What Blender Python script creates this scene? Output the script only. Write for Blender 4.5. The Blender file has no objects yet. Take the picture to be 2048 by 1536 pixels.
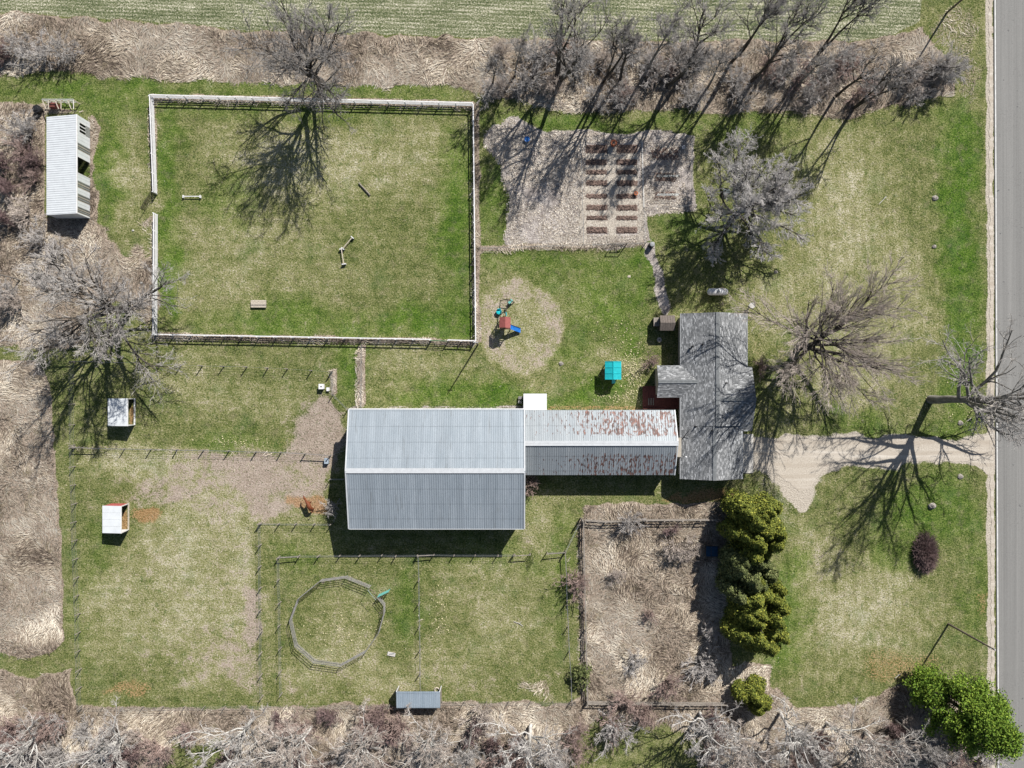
import bpy, math, random
import numpy as np
from mathutils import Vector, Matrix

# ------------------------------------------------------------------ camera, light, exposure
S = bpy.context.scene
COL = S.collection
CAM_H = 100.0            # the drone hangs 100 m up, looking straight down
FPX = 1422.0             # focal length in the photograph's pixels
cam = bpy.data.cameras.new('camera'); camo = bpy.data.objects.new('camera', cam); COL.objects.link(camo)
camo.location = (0, 0, CAM_H); camo.rotation_euler = (0, 0, 0)
cam.sensor_width = 36.0; cam.lens = 36.0 * FPX / 2048.0
cam.clip_start = 0.5; cam.clip_end = 6000
S.camera = camo
SUN_EL, SUN_AZ = math.radians(41.0), math.radians(32.0)
SUN = Vector((math.sin(SUN_AZ)*math.cos(SUN_EL), math.cos(SUN_AZ)*math.cos(SUN_EL), math.sin(SUN_EL)))
w = bpy.data.worlds.new('World'); S.world = w; w.use_nodes = True
nt = w.node_tree; bg = nt.nodes['Background']
sky = nt.nodes.new('ShaderNodeTexSky'); sky.sky_type = 'NISHITA'; sky.sun_disc = False
sky.sun_elevation = SUN_EL; sky.sun_rotation = SUN_AZ
nt.links.new(sky.outputs[0], bg.inputs[0]); bg.inputs[1].default_value = 0.05
sl = bpy.data.lights.new('sun', 'SUN'); slo = bpy.data.objects.new('sun', sl); COL.objects.link(slo)
sl.energy = 5.0; sl.angle = math.radians(0.5); sl.color = (1.0, 0.965, 0.91)
slo.rotation_euler = SUN.to_track_quat('Z', 'Y').to_euler(); slo.location = (30, 40, 120)
S.view_settings.view_transform = 'Standard'; S.view_settings.look = 'None'
S.view_settings.exposure = 0.34; S.view_settings.gamma = 1.0; S.view_settings.use_curve_mapping = False
S.cycles.max_bounces = 5; S.cycles.diffuse_bounces = 1; S.cycles.transparent_max_bounces = 4

rng = np.random.default_rng(7)
R = random.Random(11)

def G(px, py, h=0.0):
    """survey point of the site plan -> metres; h = height of the surveyed point above ground"""
    k = (CAM_H - h) / FPX
    return Vector(((px - 1024.0) * k, (768.0 - py) * k, h))

# ------------------------------------------------------------------ numpy value noise
_lat = rng.random((256, 256))
def vnoise(x, y, scale, seed=0, octaves=4, rough=0.55):
    x = np.asarray(x, float); y = np.asarray(y, float)
    out = np.zeros(np.broadcast(x, y).shape); amp = 1.0; tot = 0
    fx = x*scale + 37.1*seed + 500; fy = y*scale + 91.7*seed + 500
    for o in range(octaves):
        ix = np.floor(fx).astype(int); iy = np.floor(fy).astype(int)
        tx = fx-ix; ty = fy-iy; tx = tx*tx*(3-2*tx); ty = ty*ty*(3-2*ty)
        a = _lat[ix % 256, iy % 256]; b = _lat[(ix+1) % 256, iy % 256]
        c = _lat[ix % 256, (iy+1) % 256]; d = _lat[(ix+1) % 256, (iy+1) % 256]
        out += amp*((a*(1-tx)+b*tx)*(1-ty) + (c*(1-tx)+d*tx)*ty); tot += amp
        amp *= rough; fx = fx*2.03+11; fy = fy*2.03+17
    return out/tot

# ------------------------------------------------------------------ node helpers
class NB:
    def __init__(s, name):
        s.m = bpy.data.materials.new(name); s.m.use_nodes = True
        s.t = s.m.node_tree; s.b = s.t.nodes['Principled BSDF']
        s.pos = s.t.nodes.new('ShaderNodeNewGeometry').outputs['Position']
    def n(s, typ, **kw):
        nd = s.t.nodes.new(typ)
        for k, v in kw.items(): setattr(nd, k, v)
        return nd
    def l(s, a, b): s.t.links.new(a, b)
    def setv(s, inp, v):
        if hasattr(v, 'links') or hasattr(v, 'is_linked') and not isinstance(v, (int, float, tuple)): s.l(v, inp)
        else: inp.default_value = v
    def noise(s, scale, detail=4, rough=0.6, vec=None, dist=0.0, stretch=None):
        v = vec or s.pos
        if stretch:
            mp = s.n('ShaderNodeMapping'); s.l(v, mp.inputs[0]); mp.inputs['Scale'].default_value = stretch; v = mp.outputs[0]
        nd = s.n('ShaderNodeTexNoise'); s.l(v, nd.inputs['Vector'])
        nd.inputs['Scale'].default_value = scale; nd.inputs['Detail'].default_value = detail
        nd.inputs['Roughness'].default_value = rough; nd.inputs['Distortion'].default_value = dist
        return nd.outputs['Fac']
    def math(s, op, a, b=0.0, c=None, clamp=False):
        nd = s.n('ShaderNodeMath', operation=op); nd.use_clamp = clamp
        s.setv(nd.inputs[0], a); s.setv(nd.inputs[1], b)
        if c is not None: s.setv(nd.inputs[2], c)
        return nd.outputs[0]
    def mix(s, f, a, b, blend='MIX'):
        nd = s.n('ShaderNodeMix', data_type='RGBA', blend_type=blend)
        s.setv(nd.inputs[0], f)
        for i, v in ((6, a), (7, b)):
            if isinstance(v, tuple): nd.inputs[i].default_value = (*v[:3], 1)
            else: s.l(v, nd.inputs[i])
        return nd.outputs[2]
    def ramp(s, f, stops, interp='LINEAR'):
        nd = s.n('ShaderNodeValToRGB'); nd.color_ramp.interpolation = interp; s.l(f, nd.inputs[0])
        el = nd.color_ramp.elements
        while len(el) > 1: el.remove(el[-1])
        el[0].position = stops[0][0]; el[0].color = (*stops[0][1], 1)
        for p, c in stops[1:]:
            e = el.new(p); e.color = (*c, 1)
        return nd.outputs[0]
    def sm(s, f, lo, hi):
        nd = s.n('ShaderNodeMapRange', interpolation_type='SMOOTHSTEP'); s.l(f, nd.inputs[0])
        nd.inputs[1].default_value = lo; nd.inputs[2].default_value = hi
        return nd.outputs[0]
    def attr(s, name):
        nd = s.n('ShaderNodeAttribute'); nd.attribute_name = name; return nd
    def bump(s, h, strength=0.5, dist=0.05):
        nd = s.n('ShaderNodeBump'); s.l(h, nd.inputs['Height'])
        nd.inputs['Strength'].default_value = strength; nd.inputs['Distance'].default_value = dist
        s.l(nd.outputs[0], s.b.inputs['Normal'])
    def out(s, col, rough=0.9, metal=0.0, spec=0.3):
        if isinstance(col, tuple): s.b.inputs['Base Color'].default_value = (*col, 1)
        else: s.l(col, s.b.inputs['Base Color'])
        s.setv(s.b.inputs['Roughness'], rough); s.b.inputs['Metallic'].default_value = metal
        s.b.inputs['Specular IOR Level'].default_value = spec
        return s.m

def simple(name, c, var=0.25, scale=3.0, rough=0.8, metal=0.0, spec=0.3, stretch=None, bump=0.0):
    b = NB(name); f = b.noise(scale, 5, 0.65, stretch=stretch)
    lo = tuple(x*(1-var) for x in c); hi = tuple(min(1, x*(1+var)) for x in c)
    col = b.ramp(f, [(0.3, lo), (0.7, hi)])
    if bump: b.bump(f, bump, 0.03)
    return b.out(col, rough, metal, spec)

M = {}
M['white_paint'] = simple('white_paint', (0.76, 0.755, 0.76), 0.14, 2.5, 0.6)
M['white_metal'] = simple('white_metal', (0.70, 0.73, 0.75), 0.07, 1.2, 0.45, 0.0, 0.4)
M['grey_panel'] = simple('grey_panel', (0.25, 0.26, 0.25), 0.3, 3, 0.7)
M['old_wood'] = simple('old_wood', (0.27, 0.24, 0.21), 0.45, 5, 0.9, bump=0.4)
M['dark_wood'] = simple('dark_wood', (0.085, 0.07, 0.06), 0.5, 6, 0.9, bump=0.4)
M['pale_wood'] = simple('pale_wood', (0.50, 0.44, 0.36), 0.3, 6, 0.85, bump=0.3)
M['red_wood'] = simple('red_wood', (0.16, 0.055, 0.045), 0.35, 4, 0.8)
M['siding'] = simple('siding', (0.42, 0.38, 0.32), 0.12, 1.5, 0.7)
M['trim'] = simple('trim', (0.30, 0.31, 0.32), 0.15, 1.5, 0.6)
M['black'] = simple('black_plastic', (0.02, 0.02, 0.023), 0.4, 3, 0.5)
M['glass'] = simple('window_glass', (0.03, 0.04, 0.05), 0.2, 1, 0.08, 0.0, 0.8)
M['steel'] = simple('steel_tube', (0.36, 0.42, 0.44), 0.3, 3, 0.45, 0.5)
M['pen_tube'] = simple('pen_tube', (0.30, 0.29, 0.275), 0.35, 2, 0.6, 0.2)
M['galv'] = simple('galvanised_wire', (0.42, 0.43, 0.43), 0.2, 3, 0.5, 0.4)
M['green_paint'] = simple('green_paint', (0.05, 0.17, 0.08), 0.3, 3, 0.5)
M['teal_paint'] = simple('teal_paint', (0.14, 0.40, 0.36), 0.25, 3, 0.5)
M['teal_plastic'] = simple('teal_plastic', (0.02, 0.50, 0.55), 0.18, 2, 0.35)
M['turq'] = simple('turquoise_roofing', (0.02, 0.42, 0.46), 0.16, 2.5, 0.4)
M['blue_plastic'] = simple('blue_plastic', (0.02, 0.15, 0.50), 0.25, 3, 0.35)
M['dim_blue'] = simple('shade_darkened_blue_lid', (0.015, 0.06, 0.12), 0.3, 3, 0.7)  # coop lid blue, with the cedars' shade painted in as a darker colour
M['terracotta'] = simple('terracotta', (0.42, 0.13, 0.06), 0.25, 5, 0.8)
M['pink_paint'] = simple('faded_red_paint', (0.42, 0.10, 0.10), 0.3, 3, 0.7)
M['concrete'] = simple('concrete', (0.50, 0.48, 0.45), 0.18, 1.2, 0.9, bump=0.2)
M['rock'] = simple('rock', (0.33, 0.30, 0.27), 0.5, 4, 0.95, bump=0.8)
M['soil'] = simple('garden_soil', (0.17, 0.12, 0.10), 0.7, 4, 1.0, bump=1.0)
M['horse'] = simple('chestnut_coat', (0.17, 0.052, 0.022), 0.3, 4, 0.55)
M['mane'] = simple('horse_mane', (0.24, 0.08, 0.03), 0.4, 9, 0.8)
M['pole_wood'] = simple('pole_wood', (0.16, 0.13, 0.11), 0.35, 4, 0.9, bump=0.3)

# ------------------------------------------------------------------ mesh builder
class MB:
    def __init__(s): s.v = []; s.f = []
    def add(s, vs, fs):
        o = len(s.v); s.v += [tuple(v) for v in vs]; s.f += [tuple(i+o for i in f) for f in fs]
    def box(s, c, d, rz=0.0):
        cx, cy, cz = c; hx, hy, hz = d[0]/2, d[1]/2, d[2]/2
        cr, sr = math.cos(rz), math.sin(rz); vs = []
        for z in (-hz, hz):
            for x, y in ((-hx, -hy), (hx, -hy), (hx, hy), (-hx, hy)):
                vs.append((cx+x*cr-y*sr, cy+x*sr+y*cr, cz+z))
        s.add(vs, [(3, 2, 1, 0), (4, 5, 6, 7), (0, 1, 5, 4), (1, 2, 6, 5), (2, 3, 7, 6), (3, 0, 4, 7)])
    def beam(s, a, b, w, h):
        a = Vector(a); b = Vector(b); d = (b-a).normalized()
        u = d.cross(Vector((0, 0, 1)))
        u = Vector((1, 0, 0)) if u.length < 1e-4 else u.normalized()
        v = u.cross(d).normalized(); vs = []
        for p in (a, b):
            for i, j in ((-1, -1), (1, -1), (1, 1), (-1, 1)): vs.append(p + u*(i*w/2) + v*(j*h/2))
        s.add(vs, [(3, 2, 1, 0), (4, 5, 6, 7), (0, 1, 5, 4), (1, 2, 6, 5), (2, 3, 7, 6), (3, 0, 4, 7)])
    def tube(s, pts, r, n=6, r1=None, cap=True):
        pts = [Vector(p) for p in pts]; r1 = r if r1 is None else r1; o = len(s.v); K = len(pts)
        for i, p in enumerate(pts):
            d = (pts[min(i+1, K-1)] - pts[max(i-1, 0)]).normalized()
            u = d.cross(Vector((0, 0, 1)))
            u = Vector((1, 0, 0)) if u.length < 1e-3 else u.normalized()
            v = d.cross(u); rr = r + (r1-r)*i/max(1, K-1)
            for k in range(n):
                a = 2*math.pi*k/n; s.v.append(tuple(p + u*(rr*math.cos(a)) + v*(rr*math.sin(a))))
        for i in range(K-1):
            for k in range(n):
                a = o+i*n+k; b = o+i*n+(k+1) % n; s.f.append((a, b, b+n, a+n))
        if cap:
            s.f.append(tuple(o+k for k in range(n))[::-1]); s.f.append(tuple(o+(K-1)*n+k for k in range(n)))
    def lathe(s, c, prof, n=16):
        o = len(s.v); c = Vector(c)
        for r, z in prof:
            for k in range(n):
                a = 2*math.pi*k/n; s.v.append((c.x+r*math.cos(a), c.y+r*math.sin(a), c.z+z))
        for i in range(len(prof)-1):
            for k in range(n):
                a = o+i*n+k; b = o+i*n+(k+1) % n; s.f.append((a, b, b+n, a+n))
        s.f.append(tuple(o+k for k in range(n))[::-1]); s.f.append(tuple(o+(len(prof)-1)*n+k for k in range(n)))
    def mesh(s, name, mat, off=(0, 0, 0), smooth=False):
        me = bpy.data.meshes.new(name)
        me.from_pydata([(v[0]-off[0], v[1]-off[1], v[2]-off[2]) for v in s.v], [], s.f); me.update()
        if mat: me.materials.append(mat)
        if smooth: me.polygons.foreach_set('use_smooth', [True]*len(me.polygons))
        return me
    def build(s, name, mat, parent=None, smooth=False):
        off = parent.location if parent else (0, 0, 0)
        g = parent
        while g is not None and g.parent is not None:
            g = g.parent; off = Vector(off) + g.location
        return link(name, s.mesh(name, mat, off, smooth), parent)

def link(name, me, parent=None, loc=None):
    o = bpy.data.objects.new(name, me); COL.objects.link(o)
    if parent: o.parent = parent
    if loc is not None: o.location = loc
    return o
def tag(o, label=None, cat=None, group=None, kind=None):
    if label: o['label'] = label
    if cat: o['category'] = cat
    if group: o['group'] = group
    if kind: o['kind'] = kind
    return o
def thing(name, label, cat, loc=(0, 0, 0), group=None, rz=0.0):
    o = bpy.data.objects.new(name, None); COL.objects.link(o); o.location = loc; o.rotation_euler = (0, 0, rz)
    o.empty_display_size = 0.3
    return tag(o, label, cat, group)
def children(o): return [c for c in COL.objects if c.parent is o]
def npmesh(name, V, F, mat, smooth=False, attrs=None):
    """V (n,3) F (m,k) numpy -> mesh; attrs {name: per-vertex floats}"""
    me = bpy.data.meshes.new(name); k = F.shape[1]
    me.vertices.add(len(V)); me.vertices.foreach_set('co', V.astype(np.float32).ravel())
    me.loops.add(F.size); me.loops.foreach_set('vertex_index', F.astype(np.int32).ravel())
    me.polygons.add(len(F)); me.polygons.foreach_set('loop_start', np.arange(0, F.size, k, dtype=np.int32))
    try: me.polygons.foreach_set('loop_total', np.full(len(F), k, np.int32))
    except Exception: pass
    for a, vals in (attrs or {}).items():
        at = me.attributes.new(a, 'FLOAT', 'POINT'); at.data.foreach_set('value', vals.astype(np.float32))
    me.update(calc_edges=True)
    if smooth: me.polygons.foreach_set('use_smooth', np.ones(len(F), bool))
    if mat: me.materials.append(mat)
    return me

# ================================================================== THE GROUND
def axis(lo, hi, step, far):
    core = list(np.arange(lo, hi+1e-6, step)); out = []; d = step*2; x = hi
    while x < far: x += d; d *= 1.45; out.append(min(x, far))
    left = []; d = step*2; x = lo
    while x > -far: x -= d; d *= 1.45; left.append(max(x, -far))
    return np.array(left[::-1] + core + out)
STEP = 0.40
gx = axis(-82, 82, STEP, 2500); gy = axis(-62, 62, STEP, 2500)
GX, GY = np.meshgrid(gx, gy)
masks = {k: np.zeros(GX.shape) for k in ('tall', 'dirt', 'gravel', 'lush', 'dry', 'crop', 'mulch', 'rust')}
WX = (vnoise(GX, GY, 0.35, 1)-0.5); WY = (vnoise(GX, GY, 0.35, 2)-0.5)
def paint(ch, pts, soft=0.5, warp=1.2, val=1.0, mode='max'):
    P = np.array([G(*p)[:2] for p in pts]); m = 4+soft*3
    ix = np.where((gx > P[:, 0].min()-m) & (gx < P[:, 0].max()+m))[0]; iy = np.where((gy > P[:, 1].min()-m) & (gy < P[:, 1].max()+m))[0]
    if not len(ix) or not len(iy): return
    sl_ = (slice(iy[0], iy[-1]+1), slice(ix[0], ix[-1]+1))
    X = GX[sl_]+WX[sl_]*warp*2; Y = GY[sl_]+WY[sl_]*warp*2
    d = np.full(X.shape, 1e9); ins = np.zeros(X.shape, bool); n = len(P)
    for i in range(n):
        a = P[i]; b = P[(i+1) % n]; e = b-a
        t = np.clip(((X-a[0])*e[0]+(Y-a[1])*e[1])/max(1e-9, e@e), 0, 1)
        d = np.minimum(d, np.hypot(X-a[0]-t*e[0], Y-a[1]-t*e[1]))
        if a[1] != b[1]:
            c = ((a[1] > Y) != (b[1] > Y)) & (X < (b[0]-a[0])*(Y-a[1])/(b[1]-a[1])+a[0]); ins ^= c
    s = np.where(ins, d, -d); f = np.clip(0.5+s/(2*max(soft, 0.02)), 0, 1); f = f*f*(3-2*f)*val
    t = masks[ch][sl_]
    if mode == 'max': masks[ch][sl_] = np.maximum(t, f)
    elif mode == 'add': masks[ch][sl_] = np.clip(t+f, 0, 1)
    else: masks[ch][sl_] = t*(1-f)
def blob(ch, px, py, rx, ry, val=1.0, soft=0.6, mode='max', warp=2.0):
    paint(ch, [(px+rx*math.cos(a), py+ry*math.sin(a)) for a in np.linspace(0, 2*math.pi, 14)[:-1]], soft, warp, val, mode)
def strip(ch, pts, wpx, val=1.0, soft=0.25, warp=0.3):
    for (a, b) in zip(pts, pts[1:]):
        dx, dy = b[0]-a[0], b[1]-a[1]; L = math.hypot(dx, dy) or 1; nx, ny = -dy/L*wpx/2, dx/L*wpx/2
        paint(ch, [(a[0]+nx, a[1]+ny), (b[0]+nx, b[1]+ny), (b[0]-nx, b[1]-ny), (a[0]-nx, a[1]-ny)], soft, warp, val)

CROP_EDGE = [(-1500, -10), (0, 22), (250, 38), (500, 58), (730, 64), (950, 74), (1400, 80), (1700, 80), (1785, 72), (1838, 40), (1852, -60), (1852, -3000)]
paint('crop', CROP_EDGE + [(-1500, -3000)], 0.4, 0.5)
# dead grass band and hedgerow floor
paint('tall', [(-1500, 0), (0, 24), (250, 40), (500, 60), (730, 66), (950, 76), (1400, 82), (1700, 80), (1790, 74), (1840, 50), (1870, 90), (1895, 120), (1905, 190), (1790, 205), (1700, 232), (1560, 225), (1400, 225), (1300, 215), (1150, 222), (1040, 196), (960, 186), (900, 174), (520, 164), (200, 152), (100, 142), (0, 148), (-1500, 150)], 0.35, 1.0)
paint('tall', [(1845, 40), (1880, 0), (1960, 0), (1966, 200), (1905, 205), (1890, 110)], 1.2, 2.0, 0.42)
paint('tall', [(-1500, 205), (0, 205), (110, 208), (185, 228), (193, 250), (192, 440), (250, 455), (300, 425), (312, 450), (316, 600), (300, 668), (180, 690), (80, 700), (0, 690), (-1500, 690)], 0.5, 1.2)
paint('tall', [(90, 225), (180, 225), (180, 436), (90, 436)], 0.2, 0.1, 1, 'sub')
paint('tall', [(200, 445), (300, 430), (310, 470), (290, 520), (240, 500)], 1.0, 2, 0.7, 'sub')
paint('tall', [(230, 600), (310, 640), (290, 690), (160, 690), (170, 620)], 1.2, 2, 0.9, 'sub')
paint('tall', [(-1500, 722), (0, 722), (70, 722), (98, 760), (110, 900), (118, 1040), (127, 1200), (127, 1275), (105, 1305), (60, 1318), (0, 1303), (-1500, 1290)], 0.25, 0.5)
paint('tall', [(-1500, 1345), (0, 1345), (60, 1352), (110, 1340), (138, 1330), (146, 1412), (400, 1418), (780, 1405), (1130, 1408), (1175, 1396), (1480, 1400), (1560, 1380), (1590, 1420), (1720, 1410), (1800, 1370), (1870, 1345), (1985, 1380), (1988, 3000), (-1500, 3000)], 0.4, 1.0)
paint('tall', [(1172, 1010), (1440, 1005), (1470, 1040), (1460, 1330), (1545, 1330), (1545, 1405), (1175, 1405), (1168, 1200)], 0.35, 0.8)
for x0, y0, x1, y1 in ((330, 1478, 440, 1700), (1145, 1465, 1420, 1700), (1190, 1440, 1330, 1480)):
    paint('tall', [(x0, y0), (x1, y0), (x1+30, y1), (x0-30, y1)], 1.2, 2.0, 0.85, 'sub')
# strips of dead grass under fences
strip('tall', [(303, 194), (950, 209)], 14, 0.9); strip('tall', [(305, 200), (309, 388)], 16, 0.6)
strip('tall', [(308, 430), (306, 676)], 10, 0.6); strip('tall', [(306, 672), (952, 684)], 13, 0.8)
strip('tall', [(952, 204), (955, 686)], 15, 0.75)
strip('tall', [(724, 690), (723, 812)], 15, 1.0); strip('tall', [(666, 740), (668, 790)], 9, 1.0)
strip('tall', [(955, 498), (1060, 494), (1290, 486)], 12, 0.8)
strip('tall', [(148, 726), (665, 739)], 5, 0.35); strip('tall', [(148, 893), (660, 908)], 6, 0.5)
strip('tall', [(148, 893), (160, 1418)], 5, 0.35); strip('tall', [(520, 1046), (522, 1390)], 6, 0.4)
strip('tall', [(558, 1112), (560, 1390)], 4, 0.35); strip('tall', [(838, 1108), (842, 1395)], 5, 0.45)
strip('tall', [(1137, 1108), (1142, 1395)], 5, 0.5); strip('tall', [(1163, 1040), (1166, 1405)], 10, 0.8)
strip('tall', [(640, 1160), (695, 1152), (742, 1170), (771, 1205), (765, 1255)], 7, 0.5)
# mulch yard and garden
paint('mulch', [(985, 250), (1030, 232), (1075, 262), (1160, 262), (1385, 268), (1392, 418), (1300, 425), (1298, 490), (1165, 492), (1010, 492), (1018, 400), (1000, 330), (972, 290)], 0.5, 1.0)
paint('mulch', [(1285, 490), (1308, 490), (1350, 620), (1330, 640)], 0.4, 0.8, 0.8)
# tan ring round the play set
for a in np.linspace(0, 2*math.pi, 26)[:-1]:
    blob('dry', 1042+62*math.cos(a), 654+72*math.sin(a), 24, 25, 1.0, 0.5, 'max', 0.8); blob('dirt', 1042+64*math.cos(a), 654+74*math.sin(a), 21, 23, 0.5, 0.5, 'max', 0.8)
blob('dry', 1042, 650, 70, 80, .75, 1.5, 'max', 1.0); blob('dirt', 1060, 715, 50, 24, 0.38, 1.2); blob('dirt', 1100, 640, 16, 60, 0.35, 1.0); blob('dirt', 985, 640, 16, 50, 0.25, 1.0)
# bare trampled soil west of the barn
paint('dirt', [(560, 905), (610, 830), (640, 800), (672, 830), (690, 870), (668, 960), (655, 1030), (590, 1035), (520, 1045), (500, 1000), (470, 960), (400, 930), (410, 905)], 1.3, 2.0, 0.75)
paint('dry', [(400, 905), (480, 990), (510, 1050), (500, 1180), (480, 1180), (460, 1060), (330, 960), (170, 930), (200, 905)], 1.6, 2.4, 0.9)
paint('dry', [(410, 905), (600, 905), (660, 940), (640, 1030), (520, 1045), (430, 990)], 1.5, 2.0, 0.9)
paint('dirt', [(486, 1180), (510, 1170), (516, 1280), (500, 1300), (482, 1260)], 0.8, 1.5, 0.65)
paint('dirt', [(640, 800), (690, 825), (690, 880), (620, 900), (612, 850)], 1.0, 2.0, 0.65)
blob('rust', 620, 1010, 48, 26, 0.8, 0.9); blob('rust', 292, 1038, 32, 24, 0.75, 0.8); blob('rust', 264, 830, 6, 22, 0.8, 0.3, warp=0.3); blob('rust', 248, 1042, 8, 22, 0.9, 0.3, warp=0.3)
blob('rust', 1400, 992, 80, 18, 0.6, 0.9); blob('rust', 1800, 1330, 90, 48, 0.45, 2.5); blob('rust', 1960, 1215, 18, 26, 0.45, 1.0)
blob('rust', 245, 1385, 60, 14, 0.5, 0.8); blob('rust', 1520, 705, 14, 60, 0.3, 0.7); blob('rust', 560, 880, 45, 10, 0.35, 0.8)
blob('tall', 1060, 1368, 36, 18, 0.5, 0.8); blob('rust', 1060, 1368, 32, 14, 0.3, 0.8)
for (x, y, rx, ry, v) in [(350, 1200, 150, 110, .12), (400, 1330, 140, 60, .18), (290, 970, 110, 40, .22), (470, 1300, 30, 90, .25), (420, 960, 130, 60, .34), (340, 1000, 120, 50, .2), (470, 1100, 40, 90, .3), (640, 850, 60, 60, .35), (430, 1330, 80, 50, .15), (620, 1370, 160, 26, .3), (1000, 1370, 140, 26, .3), (860, 1300, 20, 60, .35), (560, 760, 60, 20, .12), (420, 770, 80, 26, .15), (1700, 1220, 100, 60, .12), (1630, 1110, 30, 40, .3), (1060, 1060, 40, 30, .2), (1080, 1150, 14, 60, .3), (960, 1200, 60, 60, .12), (690, 1290, 60, 26, .2)]:
    blob('dirt', x, y, rx, ry, v, 3.0, 'add', 4.0)
# dry mottling of the lawns and paddocks
for (x, y, rx, ry, v) in [(520, 300, 120, 70, .5), (560, 420, 150, 60, .3), (760, 300, 120, 50, .35), (640, 330, 140, 60, .6), (860, 330, 90, 80, .35), (420, 570, 90, 60, .5), (600, 560, 120, 50, .35), (450, 470, 150, 40, .4),
        (250, 290, 24, 80, .5), (260, 380, 26, 70, .6), (420, 760, 60, 30, .55), (330, 760, 60, 28, .5), (560, 800, 50, 30, .45), (450, 810, 80, 22, .4), (200, 1240, 50, 90, .35),
        (300, 1200, 110, 130, .55), (420, 1260, 90, 100, .5), (380, 1100, 90, 60, .75), (420, 1000, 90, 60, .85), (440, 1350, 70, 30, .7), (470, 1200, 30, 90, .6), (250, 930, 60, 24, .4), (330, 980, 60, 40, .4),
        (700, 1210, 70, 50, .35), (690, 1290, 70, 30, .75), (700, 1350, 150, 34, .7), (960, 1190, 70, 60, .35), (1010, 1250, 80, 60, .45), (900, 1340, 80, 50, .5), (1000, 1130, 80, 24, .4), (850, 740, 80, 26, .6), (790, 720, 60, 20, .3),
        (1080, 1080, 22, 60, .45), (1100, 1060, 26, 50, .4), (1180, 600, 60, 50, .45), (1010, 540, 40, 40, .3), (1690, 330, 90, 90, .5), (1640, 420, 90, 80, .5), (1740, 500, 90, 90, .55), (1820, 610, 60, 90, .55), (1700, 700, 90, 100, .65), (1620, 560, 90, 60, .55), (1520, 620, 40, 60, .55),
        (1700, 1190, 100, 100, .5), (1790, 1220, 90, 90, .5), (1610, 1100, 40, 50, .8), (1660, 1280, 90, 90, .4), (1760, 790, 60, 50, .3), (1560, 900, 30, 60, .3), (1580, 830, 60, 40, .3), (1220, 725, 50, 16, .5), (1150, 740, 110, 8, .5), (1270, 770, 22, 40, .4), (380, 900, 150, 6, .3), (600, 1065, 70, 14, .5), (830, 670, 120, 5, .5), (560, 660, 200, 6, .4), (1380, 640, 40, 18, .4), (730, 880, 10, 10, .2)]:
    blob('dry', x, y, rx, ry, v, 3.0, 'add', 4.0)
for (x, y, rx, ry, v) in [(1925, 300, 34, 90, .9), (1915, 450, 30, 90, 1.), (1928, 620, 24, 120, .9), (1925, 760, 34, 60, .7), (1900, 850, 60, 24, .6), (1880, 1010, 70, 70, .65), (1950, 1150, 22, 120, .5), (1800, 1080, 50, 80, .45), (1830, 900, 120, 20, .4), (1720, 850, 60, 24, .6),
        (215, 330, 20, 110, .8), (210, 190, 110, 20, .7), (450, 172, 200, 8, .7), (800, 178, 120, 9, .7), (60, 175, 90, 22, .45), (1080, 240, 120, 12, .6), (1250, 250, 160, 12, .55), (1500, 250, 90, 18, .4), (990, 400, 20, 80, .7), (330, 340, 10, 120, .5), (345, 570, 20, 60, .7),
        (860, 640, 90, 30, .9), (915, 440, 34, 170, .7), (640, 650, 260, 12, .5), (620, 222, 280, 12, .5), (335, 440, 16, 220, .6), (450, 400, 60, 40, .35), (1180, 640, 50, 60, .5), (1230, 600, 50, 50, .5), (1140, 560, 60, 30, .4), (600, 1120, 40, 30, .4), (1000, 1120, 120, 10, .4), (905, 440, 34, 70, .2), (560, 630, 90, 30, .5), (700, 700, 40, 50, .6), (900, 790, 120, 14, .9), (1100, 800, 140, 12, .9), (1200, 780, 50, 16, .9), (1250, 690, 24, 40, .8), (1140, 720, 40, 14, .6), (1230, 525, 70, 16, .7), (1050, 520, 80, 14, .7), (1290, 560, 20, 60, .7),
        (470, 884, 70, 9, .7), (700, 760, 30, 40, .6), (1590, 1180, 24, 60, .7), (1570, 1290, 30, 60, .7), (1560, 1050, 30, 16, .4), (820, 1200, 14, 70, .7), (980, 1090, 60, 8, .3), (160, 1250, 8, 60, .3), (190, 1100, 20, 60, .4), (1130, 1080, 12, 40, .5), (1120, 1200, 12, 90, .4), (1380, 460, 50, 40, .5), (1160, 1450, 30, 20, .1)]:
    blob('lush', x, y, rx, ry, v, 2.2, 'add', 3.0)
# shoulder, driveway edge, worn drive yard
strip('gravel', [(1979, -300), (1983, 1800)], 14, 1.0, 0.25, 0.35)
DRIVE = [(1985, 862), (1960, 868), (1940, 876), (1700, 873), (1560, 872), (1506, 868), (1506, 944), (1535, 946), (1562, 985), (1600, 1022), (1625, 1012), (1640, 968), (1668, 930), (1800, 926), (1930, 929), (1960, 940), (1985, 962)]
paint('gravel', DRIVE, 0.9, 1.4)
paint('gravel', [(1508, 930), (1560, 960), (1600, 1030), (1620, 1080), (1540, 1040), (1500, 980)], 1.2, 1.6, 0.4)
strip('mulch', [(690, 817), (1050, 815)], 6, 0.8); strip('rust', [(1095, 817), (1285, 817)], 7, 0.7)

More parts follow.
